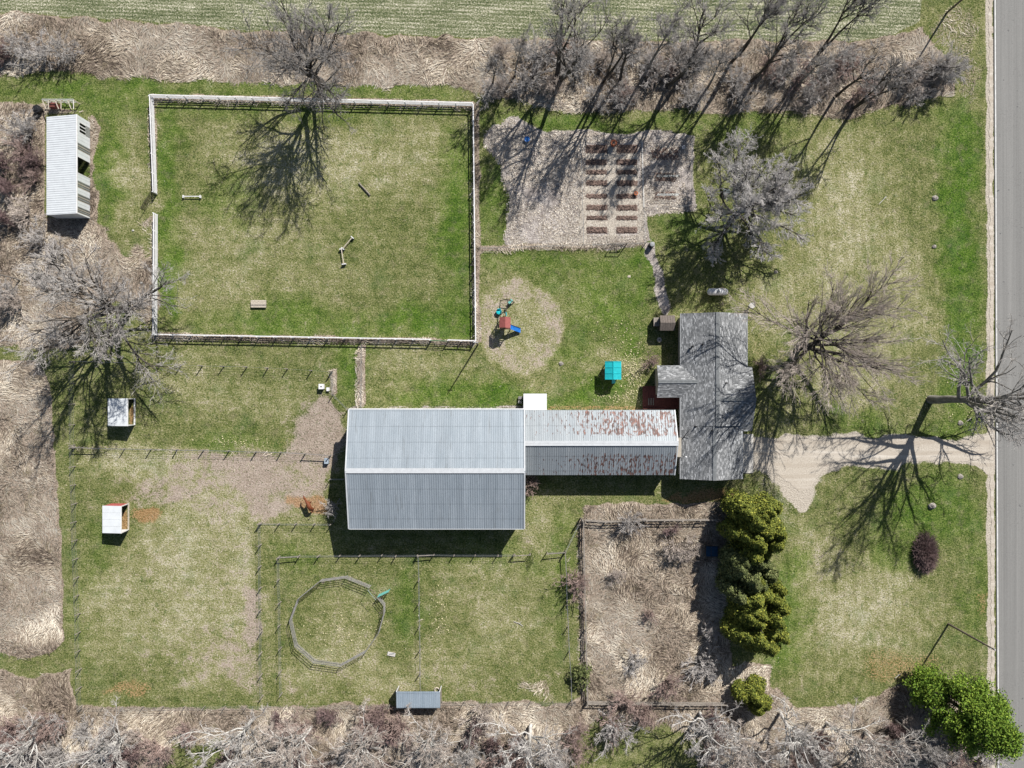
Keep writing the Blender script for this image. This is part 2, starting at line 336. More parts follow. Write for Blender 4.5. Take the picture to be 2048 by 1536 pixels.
gm = NB('ground_cover')
A1 = gm.attr('m1'); A2 = gm.attr('m2')
s1 = gm.n('ShaderNodeSeparateColor'); gm.l(A1.outputs['Color'], s1.inputs[0])
s2 = gm.n('ShaderNodeSeparateColor'); gm.l(A2.outputs['Color'], s2.inputs[0])
tall, dirt, gravel, lush = s1.outputs[0], s1.outputs[1], s1.outputs[2], A1.outputs['Alpha']
dry, crop, mulch, rust = s2.outputs[0], s2.outputs[1], s2.outputs[2], A2.outputs['Alpha']
nf = gm.noise(4.6, 3, 0.7); nff = gm.noise(8.5, 2, 0.6); nm = gm.noise(0.55, 6, 0.68, dist=0.6); nbig = gm.noise(0.09, 4, 0.55)
speck = gm.math('ADD', gm.math('MULTIPLY', nf, 0.6), gm.math('MULTIPLY', nff, 0.4))
# dryness coordinate of the lawn
mx = gm.n('ShaderNodeSeparateXYZ'); gm.l(gm.pos, mx.inputs[0])
mow = gm.math('MULTIPLY', gm.math('SINE', gm.math('MULTIPLY', gm.math('ADD', mx.outputs[0], gm.math('MULTIPLY', gm.noise(0.08, 2), 3.0)), 2*math.pi/1.35)), gm.math('MULTIPLY', gm.sm(mx.outputs[0], 28.0, 40.0), 0.035))
mow = gm.math('ADD', mow, gm.math('MULTIPLY', gm.math('SINE', gm.math('MULTIPLY', gm.math('ADD', mx.outputs[1], gm.math('MULTIPLY', gm.noise(0.07, 2), 3.0)), 2*math.pi/1.3)), gm.math('MULTIPLY', gm.sm(mx.outputs[0], 0.0, -8.0), 0.03)))
d0 = gm.math('ADD', gm.math('MULTIPLY', dry, 0.33), gm.math('MULTIPLY', gm.math('SUBTRACT', nm, 0.5), 1.0))
d0 = gm.math('ADD', gm.math('ADD', d0, mow), gm.math('MULTIPLY', gm.math('SUBTRACT', speck, 0.5), 2.5))
d0 = gm.math('SUBTRACT', gm.math('ADD', d0, 0.415), gm.math('MULTIPLY', lush, 0.20))
lawn = gm.ramp(d0, [(0.0, (0.028, 0.048, 0.011)), (0.22, (0.074, 0.100, 0.025)), (0.42, (0.155, 0.172, 0.058)), (0.62, (0.255, 0.248, 0.112)), (0.85, (0.40, 0.37, 0.235)), (1.0, (0.58, 0.54, 0.42))])
lcol = gm.ramp(d0, [(0.0, (0.028, 0.085, 0.006)), (0.4, (0.105, 0.20, 0.018)), (0.8, (0.22, 0.30, 0.06)), (1.0, (0.4, 0.42, 0.2))])
lawn = gm.mix(gm.math('MULTIPLY', lush, 0.72), lawn, lcol)
bl = gm.noise(0.23, 3, 0.6)
lawn = gm.mix(gm.sm(bl, 0.52, 0.72), lawn, gm.mix(0.22, lawn, (0.09, 0.17, 0.06)))
br = gm.noise(0.8, 4, 0.65)
lawn = gm.mix(gm.math('MULTIPLY', gm.sm(br, 0.50, 0.70), 0.35), lawn, gm.ramp(speck, [(0.3, (0.09, 0.07, 0.04)), (0.6, (0.30, 0.255, 0.17))]))
wd = gm.noise(1.25, 4, 0.62, dist=0.8)
lawn = gm.mix(gm.math('MULTIPLY', gm.sm(wd, 0.60, 0.66), 0.55), lawn, gm.ramp(speck, [(0.35, (0.03, 0.065, 0.016)), (0.6, (0.11, 0.165, 0.045))]))
wb = gm.noise(1.7, 4, 0.65)
lawn = gm.mix(gm.math('MULTIPLY', gm.sm(wb, 0.61, 0.67), gm.math('ADD', 0.15, gm.math('MULTIPLY', dry, 0.6))), lawn, gm.ramp(speck, [(0.35, (0.20, 0.16, 0.11)), (0.6, (0.50, 0.44, 0.34))]))
def edge(m, k=0.55, nz=None):
    a = gm.math('ADD', m, gm.math('MULTIPLY', gm.math('SUBTRACT', nz or nf, 0.5), k))
    return gm.sm(a, 0.35, 0.62)
dirtc = gm.ramp(gm.math('ADD', gm.math('MULTIPLY', speck, 0.7), gm.math('MULTIPLY', gm.noise(0.5, 6, 0.7), 0.3)), [(0.28, (0.12, 0.085, 0.07)), (0.46, (0.32, 0.25, 0.21)), (0.66, (0.58, 0.49, 0.43))])
dedge = gm.sm(gm.math('ADD', dirt, gm.math('ADD', gm.math('MULTIPLY', gm.math('SUBTRACT', nf, 0.5), 1.1), gm.math('MULTIPLY', gm.math('SUBTRACT', nm, 0.5), 2.2))), 0.24, 0.86)
col = gm.mix(gm.math('MULTIPLY', dedge, 0.88), lawn, dirtc)
rustc = gm.ramp(speck, [(0.3, (0.13, 0.06, 0.025)), (0.5, (0.34, 0.19, 0.09)), (0.7, (0.60, 0.42, 0.24))])
col = gm.mix(gm.math('MULTIPLY', edge(rust, 1.1), 0.8), col, rustc)
mulc = gm.ramp(gm.math('ADD', gm.math('MULTIPLY', speck, 0.62), gm.math('MULTIPLY', nm, 0.38)), [(0.30, (0.09, 0.075, 0.068)), (0.45, (0.28, 0.245, 0.225)), (0.55, (0.50, 0.45, 0.415)), (0.68, (0.78, 0.73, 0.67))])
col = gm.mix(edge(mulch, 0.6), col, mulc)
strw = gm.noise(1.6, 7, 0.8, dist=1.4)
talc = gm.ramp(gm.math('ADD', gm.math('MULTIPLY', strw, 0.55), gm.math('MULTIPLY', speck, 0.45)), [(0.30, (0.04, 0.03, 0.024)), (0.44, (0.20, 0.155, 0.12)), (0.56, (0.46, 0.37, 0.30)), (0.72, (0.68, 0.58, 0.48))])
talc = gm.mix(gm.sm(nm, 0.52, 0.72), talc, gm.mix(0.55, talc, (0.17, 0.16, 0.07)))
col = gm.mix(gm.math('MULTIPLY', edge(tall, 0.8), 0.97), col, talc)
# drilled crop rows
xyz = gm.n('ShaderNodeSeparateXYZ'); gm.l(gm.pos, xyz.inputs[0])
yy = gm.math('ADD', xyz.outputs[1], gm.math('ADD', gm.math('MULTIPLY', xyz.outputs[0], 0.042), gm.math('MULTIPLY', gm.noise(0.06, 2), 0.9)))
row = gm.math('SINE', gm.math('MULTIPLY', yy, 2*math.pi/0.52))
crow = gm.math('ADD', gm.math('MULTIPLY', gm.math('MULTIPLY', row, gm.noise(0.25, 3, 0.6)), 0.15), gm.math('ADD', gm.math('MULTIPLY', gm.math('SUBTRACT', speck, 0.5), 2.4), gm.math('MULTIPLY', gm.math('SUBTRACT', gm.noise(0.5, 5, 0.7, stretch=(0.25, 1.6, 1)), 0.5), 0.9)))
cropc = gm.ramp(gm.math('ADD', crow, 0.5), [(0.12, (0.045, 0.062, 0.028)), (0.40, (0.13, 0.155, 0.075)), (0.58, (0.26, 0.262, 0.16)), (0.85, (0.66, 0.62, 0.50))])
col = gm.mix(edge(crop, 0.5), col, cropc)
gravc = gm.ramp(speck, [(0.3, (0.32, 0.275, 0.225)), (0.5, (0.49, 0.435, 0.365)), (0.68, (0.66, 0.60, 0.52))])
col = gm.mix(edge(gravel, 0.5), col, gravc)
gm.bump(gm.math('ADD', gm.math('MULTIPLY', nf, 1.0), gm.math('ADD', gm.math('MULTIPLY', nff, 0.5), gm.math('MULTIPLY', strw, 0.6))), 1.0, 0.10)
GM = gm.out(col, 0.95, 0, 0.12)

ny_, nx_ = GX.shape
relief = (vnoise(GX, GY, 0.9, 5, 3)-0.5)*0.10*masks['tall'] + (vnoise(GX, GY, 1.6, 6, 2)-0.5)*0.04*(1-masks['gravel'])
V = np.stack([GX.ravel(), GY.ravel(), relief.ravel()-0.05*masks['tall'].ravel()*0-0.02], 1)
ii = np.arange(ny_*nx_).reshape(ny_, nx_)
F = np.stack([ii[:-1, :-1].ravel(), ii[:-1, 1:].ravel(), ii[1:, 1:].ravel(), ii[1:, :-1].ravel()], 1)
gme = npmesh('ground', V, F, GM, True)
for nm_, ks in (('m1', ('tall', 'dirt', 'gravel', 'lush')), ('m2', ('dry', 'crop', 'mulch', 'rust'))):
    at = gme.attributes.new(nm_, 'FLOAT_COLOR', 'POINT')
    at.data.foreach_set('color', np.stack([masks[k].ravel() for k in ks], 1).astype(np.float32).ravel())
tag(link('ground', gme), kind='structure')
def mask_at(ch, x, y):
    i = np.clip(np.searchsorted(gx, x), 0, nx_-1); j = np.clip(np.searchsorted(gy, y), 0, ny_-1)
    return masks[ch][j, i]

# ------------------------------------------------------------------ road, line, shoulder, driveway
def sheet(name, pts, z, mat, jag=0.0, step=1.0):
    P = [G(*p) for p in pts]; out = []
    for a, b in zip(P, P[1:]+P[:1]):
        n = max(1, int((b-a).length/step)) if jag else 1
        for k in range(n):
            q = a.lerp(b, k/n)
            if jag: q += Vector((R.uniform(-jag, jag), R.uniform(-jag, jag), 0))
            out.append((q.x, q.y, z))
    me = bpy.data.meshes.new(name); me.from_pydata(out, [], [tuple(range(len(out)))]); me.update(); me.materials.append(mat)
    return link(name, me)
b = NB('asphalt'); st = b.noise(0.6, 4, 0.6, stretch=(2.2, 0.03, 1)); f = b.noise(9, 4, 0.75)
c = b.ramp(st, [(0.3, (0.185, 0.18, 0.171)), (0.5, (0.22, 0.215, 0.204)), (0.7, (0.27, 0.263, 0.25))])
c = b.mix(0.35, c, b.ramp(f, [(0.3, (0.12, 0.12, 0.12)), (0.7, (0.32, 0.32, 0.31))]))
pin = b.noise(1.0, 3, 0.7, stretch=(9, 0.02, 1)); c = b.mix(b.math('MULTIPLY', b.sm(pin, .45, .65), .35), c, (0.30, 0.292, 0.28))
vc = b.n('ShaderNodeTexVoronoi', feature='DISTANCE_TO_EDGE'); mpv = b.n('ShaderNodeMapping'); b.l(b.pos, mpv.inputs[0]); mpv.inputs['Scale'].default_value = (.22, .11, 1); wv_ = b.n('ShaderNodeVectorMath', operation='ADD'); nz_ = b.n('ShaderNodeTexNoise'); b.l(b.pos, nz_.inputs['Vector']); nz_.inputs['Scale'].default_value = 1.2; b.l(mpv.outputs[0], wv_.inputs[0]); b.l(nz_.outputs['Color'], wv_.inputs[1]); b.l(wv_.outputs[0], vc.inputs['Vector'])
c = b.mix(b.math('MULTIPLY', b.math('SUBTRACT', 1.0, b.sm(vc.outputs['Distance'], 0.002, 0.012)), b.sm(b.noise(.2, 2), .48, .62)), c, (0.10, 0.10, 0.10))
pt = b.noise(1.3, 2, 0.5); c = b.mix(b.sm(pt, 0.70, 0.74), c, (0.13, 0.13, 0.13))
b.bump(f, 0.3, 0.02); M['asphalt'] = b.out(c, 0.9)
X0, X1 = 1984, 1992
def rx(y): return 1984 + (y/1536.0)*7
road = MB(); a0 = G(rx(-9000)+3, -9000); a1 = G(rx(9000)+3, 9000)
road.add([(a0.x, a0.y, 0.075), (a1.x, a1.y, 0.075), (a1.x+9.6, a1.y, 0.075), (a0.x+9.6, a0.y, 0.075), (a0.x, a0.y, -0.1), (a1.x, a1.y, -0.1), (a1.x+9.6, a1.y, -0.1), (a0.x+9.6, a0.y, -0.1)], [(0, 1, 2, 3), (0, 4, 5, 1), (2, 6, 7, 3)])
tag(road.build('road', M['asphalt']), kind='structure')
M['line_paint'] = simple('road_line_paint', (0.72, 0.72, 0.70), 0.25, 1.5, 0.7)
ml = MB()
for dx, wd in ((0.12, 0.12), (9.3, 0.12)):
    ml.add([(a0.x+dx, a0.y, 0.079), (a1.x+dx, a1.y, 0.079), (a1.x+dx+wd, a1.y, 0.079), (a0.x+dx+wd, a0.y, 0.079)], [(0, 1, 2, 3)])
tag(ml.build('road_edge_line', M['line_paint']), kind='structure')
M['yellow_paint'] = simple('yellow_line_paint', (0.55, 0.38, 0.05), 0.25, 1.5, 0.7)
ml = MB()
for k in range(-40, 40):
    y = k*12.0; t = (y-a0.y)/(a1.y-a0.y); x = a0.x+(a1.x-a0.x)*t+4.74
    ml.add([(x, y, 0.079), (x, y-3, 0.079), (x+0.12, y-3, 0.079), (x+0.12, y, 0.079)], [(0, 1, 2, 3)])
tag(ml.build('road_centre_line', M['yellow_paint']), kind='structure')
b = NB('driveway_gravel'); f = b.noise(6, 5, 0.78); st = b.noise(0.5, 4, 0.6, stretch=(0.06, 2.4, 1)); bg_ = b.noise(0.3, 4)
c = b.ramp(f, [(0.28, (0.33, 0.285, 0.235)), (0.5, (0.50, 0.445, 0.375)), (0.7, (0.66, 0.60, 0.52))])
c = b.mix(b.sm(st, 0.48, 0.68), c, b.mix(0.55, c, (0.72, 0.67, 0.60))); c = b.mix(b.sm(bg_, 0.5, 0.7), c, b.mix(0.35, c, (0.34, 0.28, 0.22)))
yd = b.n('ShaderNodeSeparateXYZ'); b.l(b.pos, yd.inputs[0]); tr = b.sm(b.math('SINE', b.math('MULTIPLY', b.math('ADD', yd.outputs[1], b.math('MULTIPLY', b.noise(.12, 2), 1.2)), 2*math.pi/1.6)), .1, .9); c = b.mix(b.math('MULTIPLY', tr, .30), c, (0.36, 0.30, 0.235))
b.bump(f, 0.6, 0.03); M['drive'] = b.out(c, 0.95, 0, 0.1)
cx_, cy_ = 1740, 905
tag(sheet('driveway', [(1984, 868), (1962, 875), (1940, 881), (1700, 879), (1560, 879), (1507, 876), (1507, 938), (1540, 938), (1572, 962), (1600, 985), (1622, 975), (1640, 945), (1668, 925), (1800, 921), (1930, 924), (1960, 936), (1984, 955)], 0.0, M['drive'], 0.16, 0.45), kind='structure')
tag(sheet('road_shoulder', [(1977, -300), (1983.5, -300), (1991, 1800), (1984, 1800)], 0.012, M['drive'], 0.16, 0.5), kind='structure')
b = NB('concrete_slab'); f = b.noise(5, 4, 0.7); M['slab'] = b.out(b.ramp(f, [(0.3, (0.45, 0.43, 0.40)), (0.7, (0.60, 0.575, 0.54))]), 0.9)
mb = MB(); p0, p1 = G(1483, 946), G(1506, 868)
mb.box(((p0.x+p1.x)/2, (p0.y+p1.y)/2, 0.04), (p1.x-p0.x, p1.y-p0.y, 0.16))
tag(mb.build('concrete_apron', M['slab']), kind='structure')

# ================================================================== VEGETATION ENGINE
def norm(a): return a/np.maximum(1e-9, np.linalg.norm(a, axis=-1, keepdims=True))
def perp(d):
    ref = np.where(np.abs(d[:, 2:3]) > 0.8, np.array([[1., 0, 0]]), np.array([[0, 0, 1.]]))
    u = norm(np.cross(d, ref)); return u, np.cross(d, u)
class Tubes:
    def __init__(s): s.V = []; s.F4 = []; s.n = 0
    def add(s, P, r0, r1, sides):           # P (N,K+1,3)
        N, K1, _ = P.shape; D = np.empty_like(P); D[:, 1:-1] = P[:, 2:]-P[:, :-2] if K1 > 2 else 0
        D[:, 0] = P[:, 1]-P[:, 0]; D[:, -1] = P[:, -1]-P[:, -2]; D = norm(D)
        u, v = perp(D.reshape(-1, 3)); u = u.reshape(P.shape); v = v.reshape(P.shape)
        t = np.linspace(0, 1, K1)[None, :]; rr = r0[:, None]*(1-t)+r1[:, None]*t
        ang = np.arange(sides)*2*np.pi/sides
        ring = P[:, :, None, :] + rr[:, :, None, None]*(np.cos(ang)[None, None, :, None]*u[:, :, None, :]+np.sin(ang)[None, None, :, None]*v[:, :, None, :])
        idx = s.n+np.arange(N*K1*sides).reshape(N, K1, sides); nx = np.roll(idx, -1, axis=2)
        f = np.stack([idx[:, :-1], nx[:, :-1], nx[:, 1:], idx[:, 1:]], -1).reshape(-1, 4)
        s.V.append(ring.reshape(-1, 3)); s.F4.append(f); s.n += N*K1*sides
    def mesh(s, name, mat): return npmesh(name, np.concatenate(s.V), np.concatenate(s.F4), mat, True)
def poly(rg, P0, D, L, K, wob, up):
    N = len(P0); P = np.empty((N, K+1, 3)); P[:, 0] = P0; d = D.copy()
    for k in range(K):
        d = norm(d + rg.normal(0, wob, (N, 3)) + np.array([0, 0, up])/K); P[:, k+1] = P[:, k]+d*(L/K)[:, None]
    return P
def spawn(rg, P, L, r0, r1, m, t0, amin, amax, lr, rr, flat=1.0):
    N, K1, _ = P.shape; K = K1-1
    t = rg.uniform(t0, 0.98, (N, m)); t = np.sort(t, axis=1); k = np.minimum((t*K).astype(int), K-1); fr = t*K-k
    bi = np.arange(N)[:, None]; A = P[bi, k]; B = P[bi, k+1]; pos = A+(B-A)*fr[..., None]; d = norm(B-A).reshape(-1, 3)
    u, v = perp(d); a = rg.uniform(amin, amax, N*m); ph = rg.uniform(0, 2*np.pi, N*m)
    nd = np.cos(a)[:, None]*d + np.sin(a)[:, None]*(np.cos(ph)[:, None]*u+np.sin(ph)[:, None]*v)
    nd[:, 2] *= flat; nd = norm(nd)
    tt = t.ravel(); Ln = (np.repeat(L, m)*lr*(1.1-0.55*tt)*rg.uniform(0.6, 1.25, N*m))
    pr = np.repeat(r0, m)*(1-tt)+np.repeat(r1, m)*tt; rn = pr*rr
    return pos.reshape(-1, 3), nd, Ln, rn
def bare_tree(seed, H=14, fork=3.0, tr=0.3, limbs=8, LL=7.0, amin=.3, amax=1.0, m=(8, 6, 5, 3), up=.4, wob=.12, lean=(0, 0), lr=(.55, .52, .5, .5), stems=1, tw=0.008, flat=1.0, L0=None, sub=(.3, .85)):
    """trunk with a leader, limbs of about LL metres, then len(m) further orders of branching"""
    rg = np.random.default_rng(seed); A = Tubes(); B = Tubes()
    N = stems; P0 = np.zeros((N, 3)); D = np.zeros((N, 3)); D[:, 2] = 1; D[:, 0] += lean[0]; D[:, 1] += lean[1]
    if stems > 1:
        an = rg.uniform(0, 6.28, N); D[:, 0] += np.cos(an)*.2; D[:, 1] += np.sin(an)*.2; P0[:, 0] = np.cos(an)*tr*.7; P0[:, 1] = np.sin(an)*tr*.7
    P0[:, 2] -= 0.2; L = np.full(N, H*0.72 if L0 is None else L0); r0 = np.full(N, tr); r1 = np.full(N, tr*.22)
    P = poly(rg, P0, norm(D), L, 8, wob*.4, .1); A.add(P, r0, r1, 8)
    pos, d, Ln, rn = spawn(rg, P, L, r0, r1, limbs, fork/L[0], amin, amax, 1.0, .62, flat)
    ai = rg.uniform(amin, amax, len(Ln)); pz = np.argsort(np.argsort(pos[:, 2])); ph = pz*2.39996+rg.normal(0, .3, len(Ln)); ai = ai*(1-.35*pz/len(pz))
    d = norm(np.stack([np.sin(ai)*np.cos(ph)+lean[0]*.8, np.sin(ai)*np.sin(ph)+lean[1]*.8, np.cos(ai)*flat], 1))
    tpar = np.clip((pos[:, 2]-fork)/(H*.72-fork+1e-6), 0, 1) if L0 is None else rg.uniform(0, 1, len(Ln))
    Ln = LL*(1.05-.32*tpar)*rg.uniform(.75, 1.2, len(Ln)); rn = np.maximum(rn, .075)
    Pl = poly(rg, pos, d, Ln, 7, wob, up); rl1 = rn*.22; A.add(Pl, rn, rl1, 6)
    cur = (np.concatenate([Pl]), Ln, rn, rl1)
    lv = [(6, 4), (4, 3), (3, 3), (2, 3), (1, 3)]
    for i, mm in enumerate(m):
        K, sd = lv[min(i, 4)]
        if i == len(m)-1: K = 1
        elif i == len(m)-2: K = 2
        pos, d, Ln, rn = spawn(rg, *cur, mm, .2 if i == 0 else .15, sub[0], sub[1], lr[min(i, 3)], .55 if i < 2 else .62, flat)
        rn = np.maximum(rn, tw*(4.5 if i == 0 else 2.6 if i == 1 else 1.5 if i < len(m)-1 else 1.0))
        Pn = poly(rg, pos, d, np.maximum(Ln, .25), K, wob*1.2, up*.5); rn1 = np.maximum(rn*.35, tw*.6)
        (A if i == 0 else B).add(Pn, rn, rn1, sd)
        cur = (Pn, Ln, rn, rn1)
    return A, B
def bark(name, c, c2, tip=None):
    b = NB(name); f = b.noise(2.2, 5, .7, stretch=(1, 1, .4)); return b.out(b.ramp(f, [(.32, c), (.68, c2)]), .95, 0, .1)
M['bark_dark'] = bark('dark_bark', (.035, .03, .027), (.13, .115, .10))
M['bark_grey'] = bark('grey_bark', (.12, .11, .10), (.34, .32, .30))
M['bark_pale'] = bark('pale_bark', (.36, .34, .315), (.70, .68, .65))
M['twig_dark'] = bark('dark_twigs', (.22, .20, .19), (.50, .475, .455))
M['twig_grey'] = bark('grey_twigs', (.32, .29, .275), (.68, .645, .615))
M['twig_pale'] = bark('pale_grey_twigs', (.42, .395, .38), (.76, .725, .70))
M['twig_tan'] = bark('tan_twigs', (.38, .315, .275), (.70, .615, .55))
M['twig_red'] = bark('reddish_twigs', (.24, .165, .145), (.56, .43, .385))
M['twig_purple'] = bark('purple_twigs', (.12, .08, .08), (.36, .26, .25))
def plant_tree(base_px, label, A, B, mt, mc, name='bare_tree', group=None, h=0):
    p = G(*base_px); t = thing(name, label, 'tree', (p.x, p.y, 0), group)
    link('trunk', A.mesh('trunk', M[mt]), t); link('crown', B.mesh('crown', M[mc]), t); return t

# --- named big trees
plant_tree((645, 170), 'large dark bare tree overhanging the north side of the riding arena', *bare_tree(3, 15, 2.4, .52, 19, 9.6, .55, 1.35, (10, 7, 5, 2), .22, .14, (-.05, .02), tw=.011), 'bark_dark', 'twig_dark')
plant_tree((262, 622), 'large spreading bare tree west of the riding arena, south of the long white shed', *bare_tree(8, 14, 2.4, .48, 20, 10.4, .6, 1.4, (9, 7, 5, 2), .16, .13, (.02, .08), tw=.013), 'bark_dark', 'twig_grey')
plant_tree((1113, 165), 'tall bare tree in the hedgerow north of the mulch yard', *bare_tree(12, 18, 5.0, .40, 10, 7.8, .4, 1.2, (8, 6, 4, 2), .3, .13, (0, .02), stems=2, tw=.010), 'bark_dark', 'twig_grey')
plant_tree((1463, 437), 'broad grey bare tree with a dense twiggy crown beside the garden', *bare_tree(21, 10.5, 1.3, .36, 26, 8.7, .5, 1.45, (10, 7, 6, 3), .14, .15, (.03, .03), tw=.014, sub=(.25, .9), lr=(.48, .5, .5, .55)), 'bark_dark', 'twig_pale')
plant_tree((1598, 696), 'very wide bare tree with radiating limbs on the front lawn east of the house', *bare_tree(31, 14.5, 2.0, .52, 24, 11.0, .5, 1.42, (12, 8, 5, 2), .18, .09, (.02, .02), tw=.0095, sub=(.2, .6)), 'bark_dark', 'twig_tan')
plant_tree((1860, 799), 'very tall sparse tree with a thick trunk leaning over the road beside the driveway', *bare_tree(44, 23, 3.6, .62, 18, 11.0, .5, 1.3, (8, 6, 4, 2), .22, .16, (.03, .0), tw=.011, sub=(.3, .9)), 'bark_grey', 'twig_grey')

# --- shared variants for the hedgerow, made at the first tree of each kind
def variant(kind, seed, mt, mc, **kw):
    A, B = bare_tree(seed, **kw); return (A.mesh('trunk', M[mt]), B.mesh('crown', M[mc]))
VT = [variant('a', 51, 'bark_dark', 'twig_grey', H=18, fork=6.0, tr=.26, limbs=9, LL=5.2, amin=.25, amax=.85, m=(6, 5, 4, 2), tw=.010),
      variant('b', 52, 'bark_dark', 'twig_dark', H=17, fork=6.5, tr=.22, limbs=6, LL=4.8, amin=.2, amax=.65, m=(6, 5, 4, 2), stems=2, tw=.010),
      variant('c', 53, 'bark_grey', 'twig_grey', H=15, fork=5.0, tr=.22, limbs=9, LL=5.0, tw=.010, amin=.3, amax=.95, m=(7, 5, 4, 2)),
      variant('d', 54, 'bark_pale', 'twig_grey', H=12, fork=2.2, tr=.26, limbs=11, LL=6.8, amin=.5, amax=1.35, m=(6, 5, 4, 3), wob=.19, tw=.014),
      variant('e', 55, 'bark_pale', 'twig_tan', H=11, fork=2.0, tr=.22, limbs=9, LL=6.2, amin=.5, amax=1.35, m=(6, 5, 4, 3), wob=.19, stems=2, tw=.014)]
def put_tree(px, py, v, sc, label, group, lean=(0, 0)):
    p = G(px, py); t = thing('bare_tree', label, 'tree', (p.x, p.y, 0), group, R.uniform(0, 6.28))
    t.rotation_euler = (lean[1], lean[0], t.rotation_euler[2]); t.scale = (sc, sc, sc*R.uniform(.95, 1.08))
    link('trunk', VT[v][0], t); link('crown', VT[v][1], t); return t
ROWG = 'bare trees standing in the hedgerow along the crop field'
row = [(985, 178, 0, .62, 'small bare tree at the west end of the hedgerow, just past the arena corner'),
       (1030, 150, 2, .7, 'bare tree between the arena corner and the tall twin-stemmed hedgerow tree'),
       (1205, 160, 1, 1.05, 'dark bare tree of the hedgerow due north of the garden\'s west fence'),
       (1238, 168, 0, .95, 'bare tree of the hedgerow whose shadow crosses the red pot in the garden'),
       (1290, 150, 2, 1.1, 'light grey bare tree of the hedgerow north of the garden beds'),
       (1330, 172, 1, 1.0, 'dark bare tree of the hedgerow north of the boards dividing the garden'),
       (1372, 140, 0, 1.1, 'tall bare tree of the hedgerow north of the garden\'s east fence'),
       (1415, 176, 2, .9, 'bare tree of the hedgerow north of the dense grey tree\'s west edge'),
       (1455, 130, 1, 1.1, 'tall dark bare tree of the hedgerow reaching over the crop rows'),
       (1500, 165, 0, 1.0, 'bare tree of the hedgerow directly north of the dense grey garden tree'),
       (1545, 120, 1, 1.0, 'dark bare tree in the middle of the hedgerow leaning north into the crop field'),
       (1590, 175, 2, .9, 'bare tree of the hedgerow with pale twigs above the mown lawn'),
       (1630, 120, 1, 1.0, 'dark upright bare tree whose branches fan out over the crop field'),
       (1668, 195, 0, .9, 'bare tree on the hedgerow lawn edge casting a long forked shadow'),
       (1708, 214, 1, .9, 'easternmost upright bare tree on the hedgerow lawn edge')]
for r_ in row: put_tree(*r_[:5], ROWG, (R.uniform(-.1, .1), R.uniform(-.1, .05)))
# low trunk leaning east at the end of the hedgerow
A_, B_ = bare_tree(66, 9, 1.5, .26, 9, 4.5, .3, 1.0, (7, 6, 5, 3), .1, .2, (2.6, .35), tw=.009, flat=.8, L0=9)
plant_tree((1735, 160), 'dark-trunked bare tree leaning low toward the road at the hedgerow\'s east end', A_, B_, 'bark_dark', 'twig_grey', group=None)
SG = 'bare trees along the southern thicket'
for r_ in [(95, 1455, 3, .95, 'pale bare tree in the southwest corner thicket beside the farther scrap heap'),
           (262, 1462, 3, 1.1, 'bare tree with whitish limbs spread over the dark metal roof in the southwest thicket'),
           (505, 1440, 3, 1.05, 'pale leaning bare tree south of the paddock with the two white shelters'),
           (625, 1455, 4, .95, 'pale bare tree southwest of the grey-roofed shelter by the thicket'),
           (735, 1470, 4, .85, 'tangled pale bare tree just west of the grey-roofed shelter by the thicket'),
           (870, 1465, 4, .85, 'bare tree right behind the grey-roofed shelter'),
           (945, 1450, 2, .95, 'dark-shadowed bare tree southeast of the grey-roofed shelter'),
           (1062, 1450, 3, 1.1, 'pale bare tree south of the paddock east of the round pen'),
           (1400, 1425, 3, .95, 'white-limbed bare tree south of the matted grass paddock'),
           (1465, 1450, 4, .95, 'bare tree crowding the small green cedar in the southern thicket'),
           (1560, 1425, 3, 1.0, 'pale bare tree at the southwest corner of the front lawn'),
           (1650, 1445, 4, 1.0, 'bare tree in the tangle south of the brown patch of lawn'),
           (1730, 1465, 3, 1.0, 'long-limbed pale bare tree at the bottom of the tangle west of the green pine'),
           (1790, 1440, 2, .8, 'bare tree growing against the west side of the green pine')]:
    put_tree(*r_[:5], SG, (R.uniform(-.12, .12), R.uniform(-.1, .1)))
put_tree(40, 560, 2, .55, 'small bare tree at the west edge in the rough grass', None)

# --- shrubs
def shrub(seed, H, stems, mat, spread=.8, tw=.010, m=(6, 5, 3)):
    rg = np.random.default_rng(seed); B = Tubes(); N = stems
    an = rg.uniform(0, 6.28, N); a = rg.uniform(.08, spread, N)
    D = np.stack([np.cos(an)*np.sin(a), np.sin(an)*np.sin(a), np.cos(a)], 1); P0 = np.stack([np.cos(an)*.25*rg.random(N), np.sin(an)*.25*rg.random(N), np.full(N, -.1)], 1)
    L = H*rg.uniform(.7, 1.15, N); r0 = np.full(N, .042); r1 = r0*.45
    P = poly(rg, P0, D, L, 5, .12, .1); A = Tubes(); A.add(P, r0, r1, 4); cur = (P, L, r0, r1)
    for i, mm in enumerate(m):
        pos, d, Ln, rn = spawn(rg, *cur, mm, .2, .3, 1.0, .5, .7); rn = np.maximum(rn, tw*(2.4 if i == 0 else 1.5 if i == 1 else 1.1))
        Pn = poly(rg, pos, d, np.maximum(Ln, .15), 2 if i < 2 else 1, .15, .08); B.add(Pn, rn, rn*.5, 3); cur = (Pn, Ln, rn, rn*.5)
    return A.mesh('stems', mat), B.mesh('twigs', mat)
VS = {k: [shrub(s, 2.4, 16, M[mt]) for s in ss] for k, mt, ss in (('grey', 'twig_grey', (71, 72)), ('red', 'twig_red', (73, 74)), ('tan', 'twig_tan', (75, 76)), ('purple', 'twig_purple', (77,)))}
NMS = {'grey': 'bare grey shrub', 'red': 'bare reddish-brown shrub', 'tan': 'bare tan shrub', 'purple': 'bare purplish shrub'}
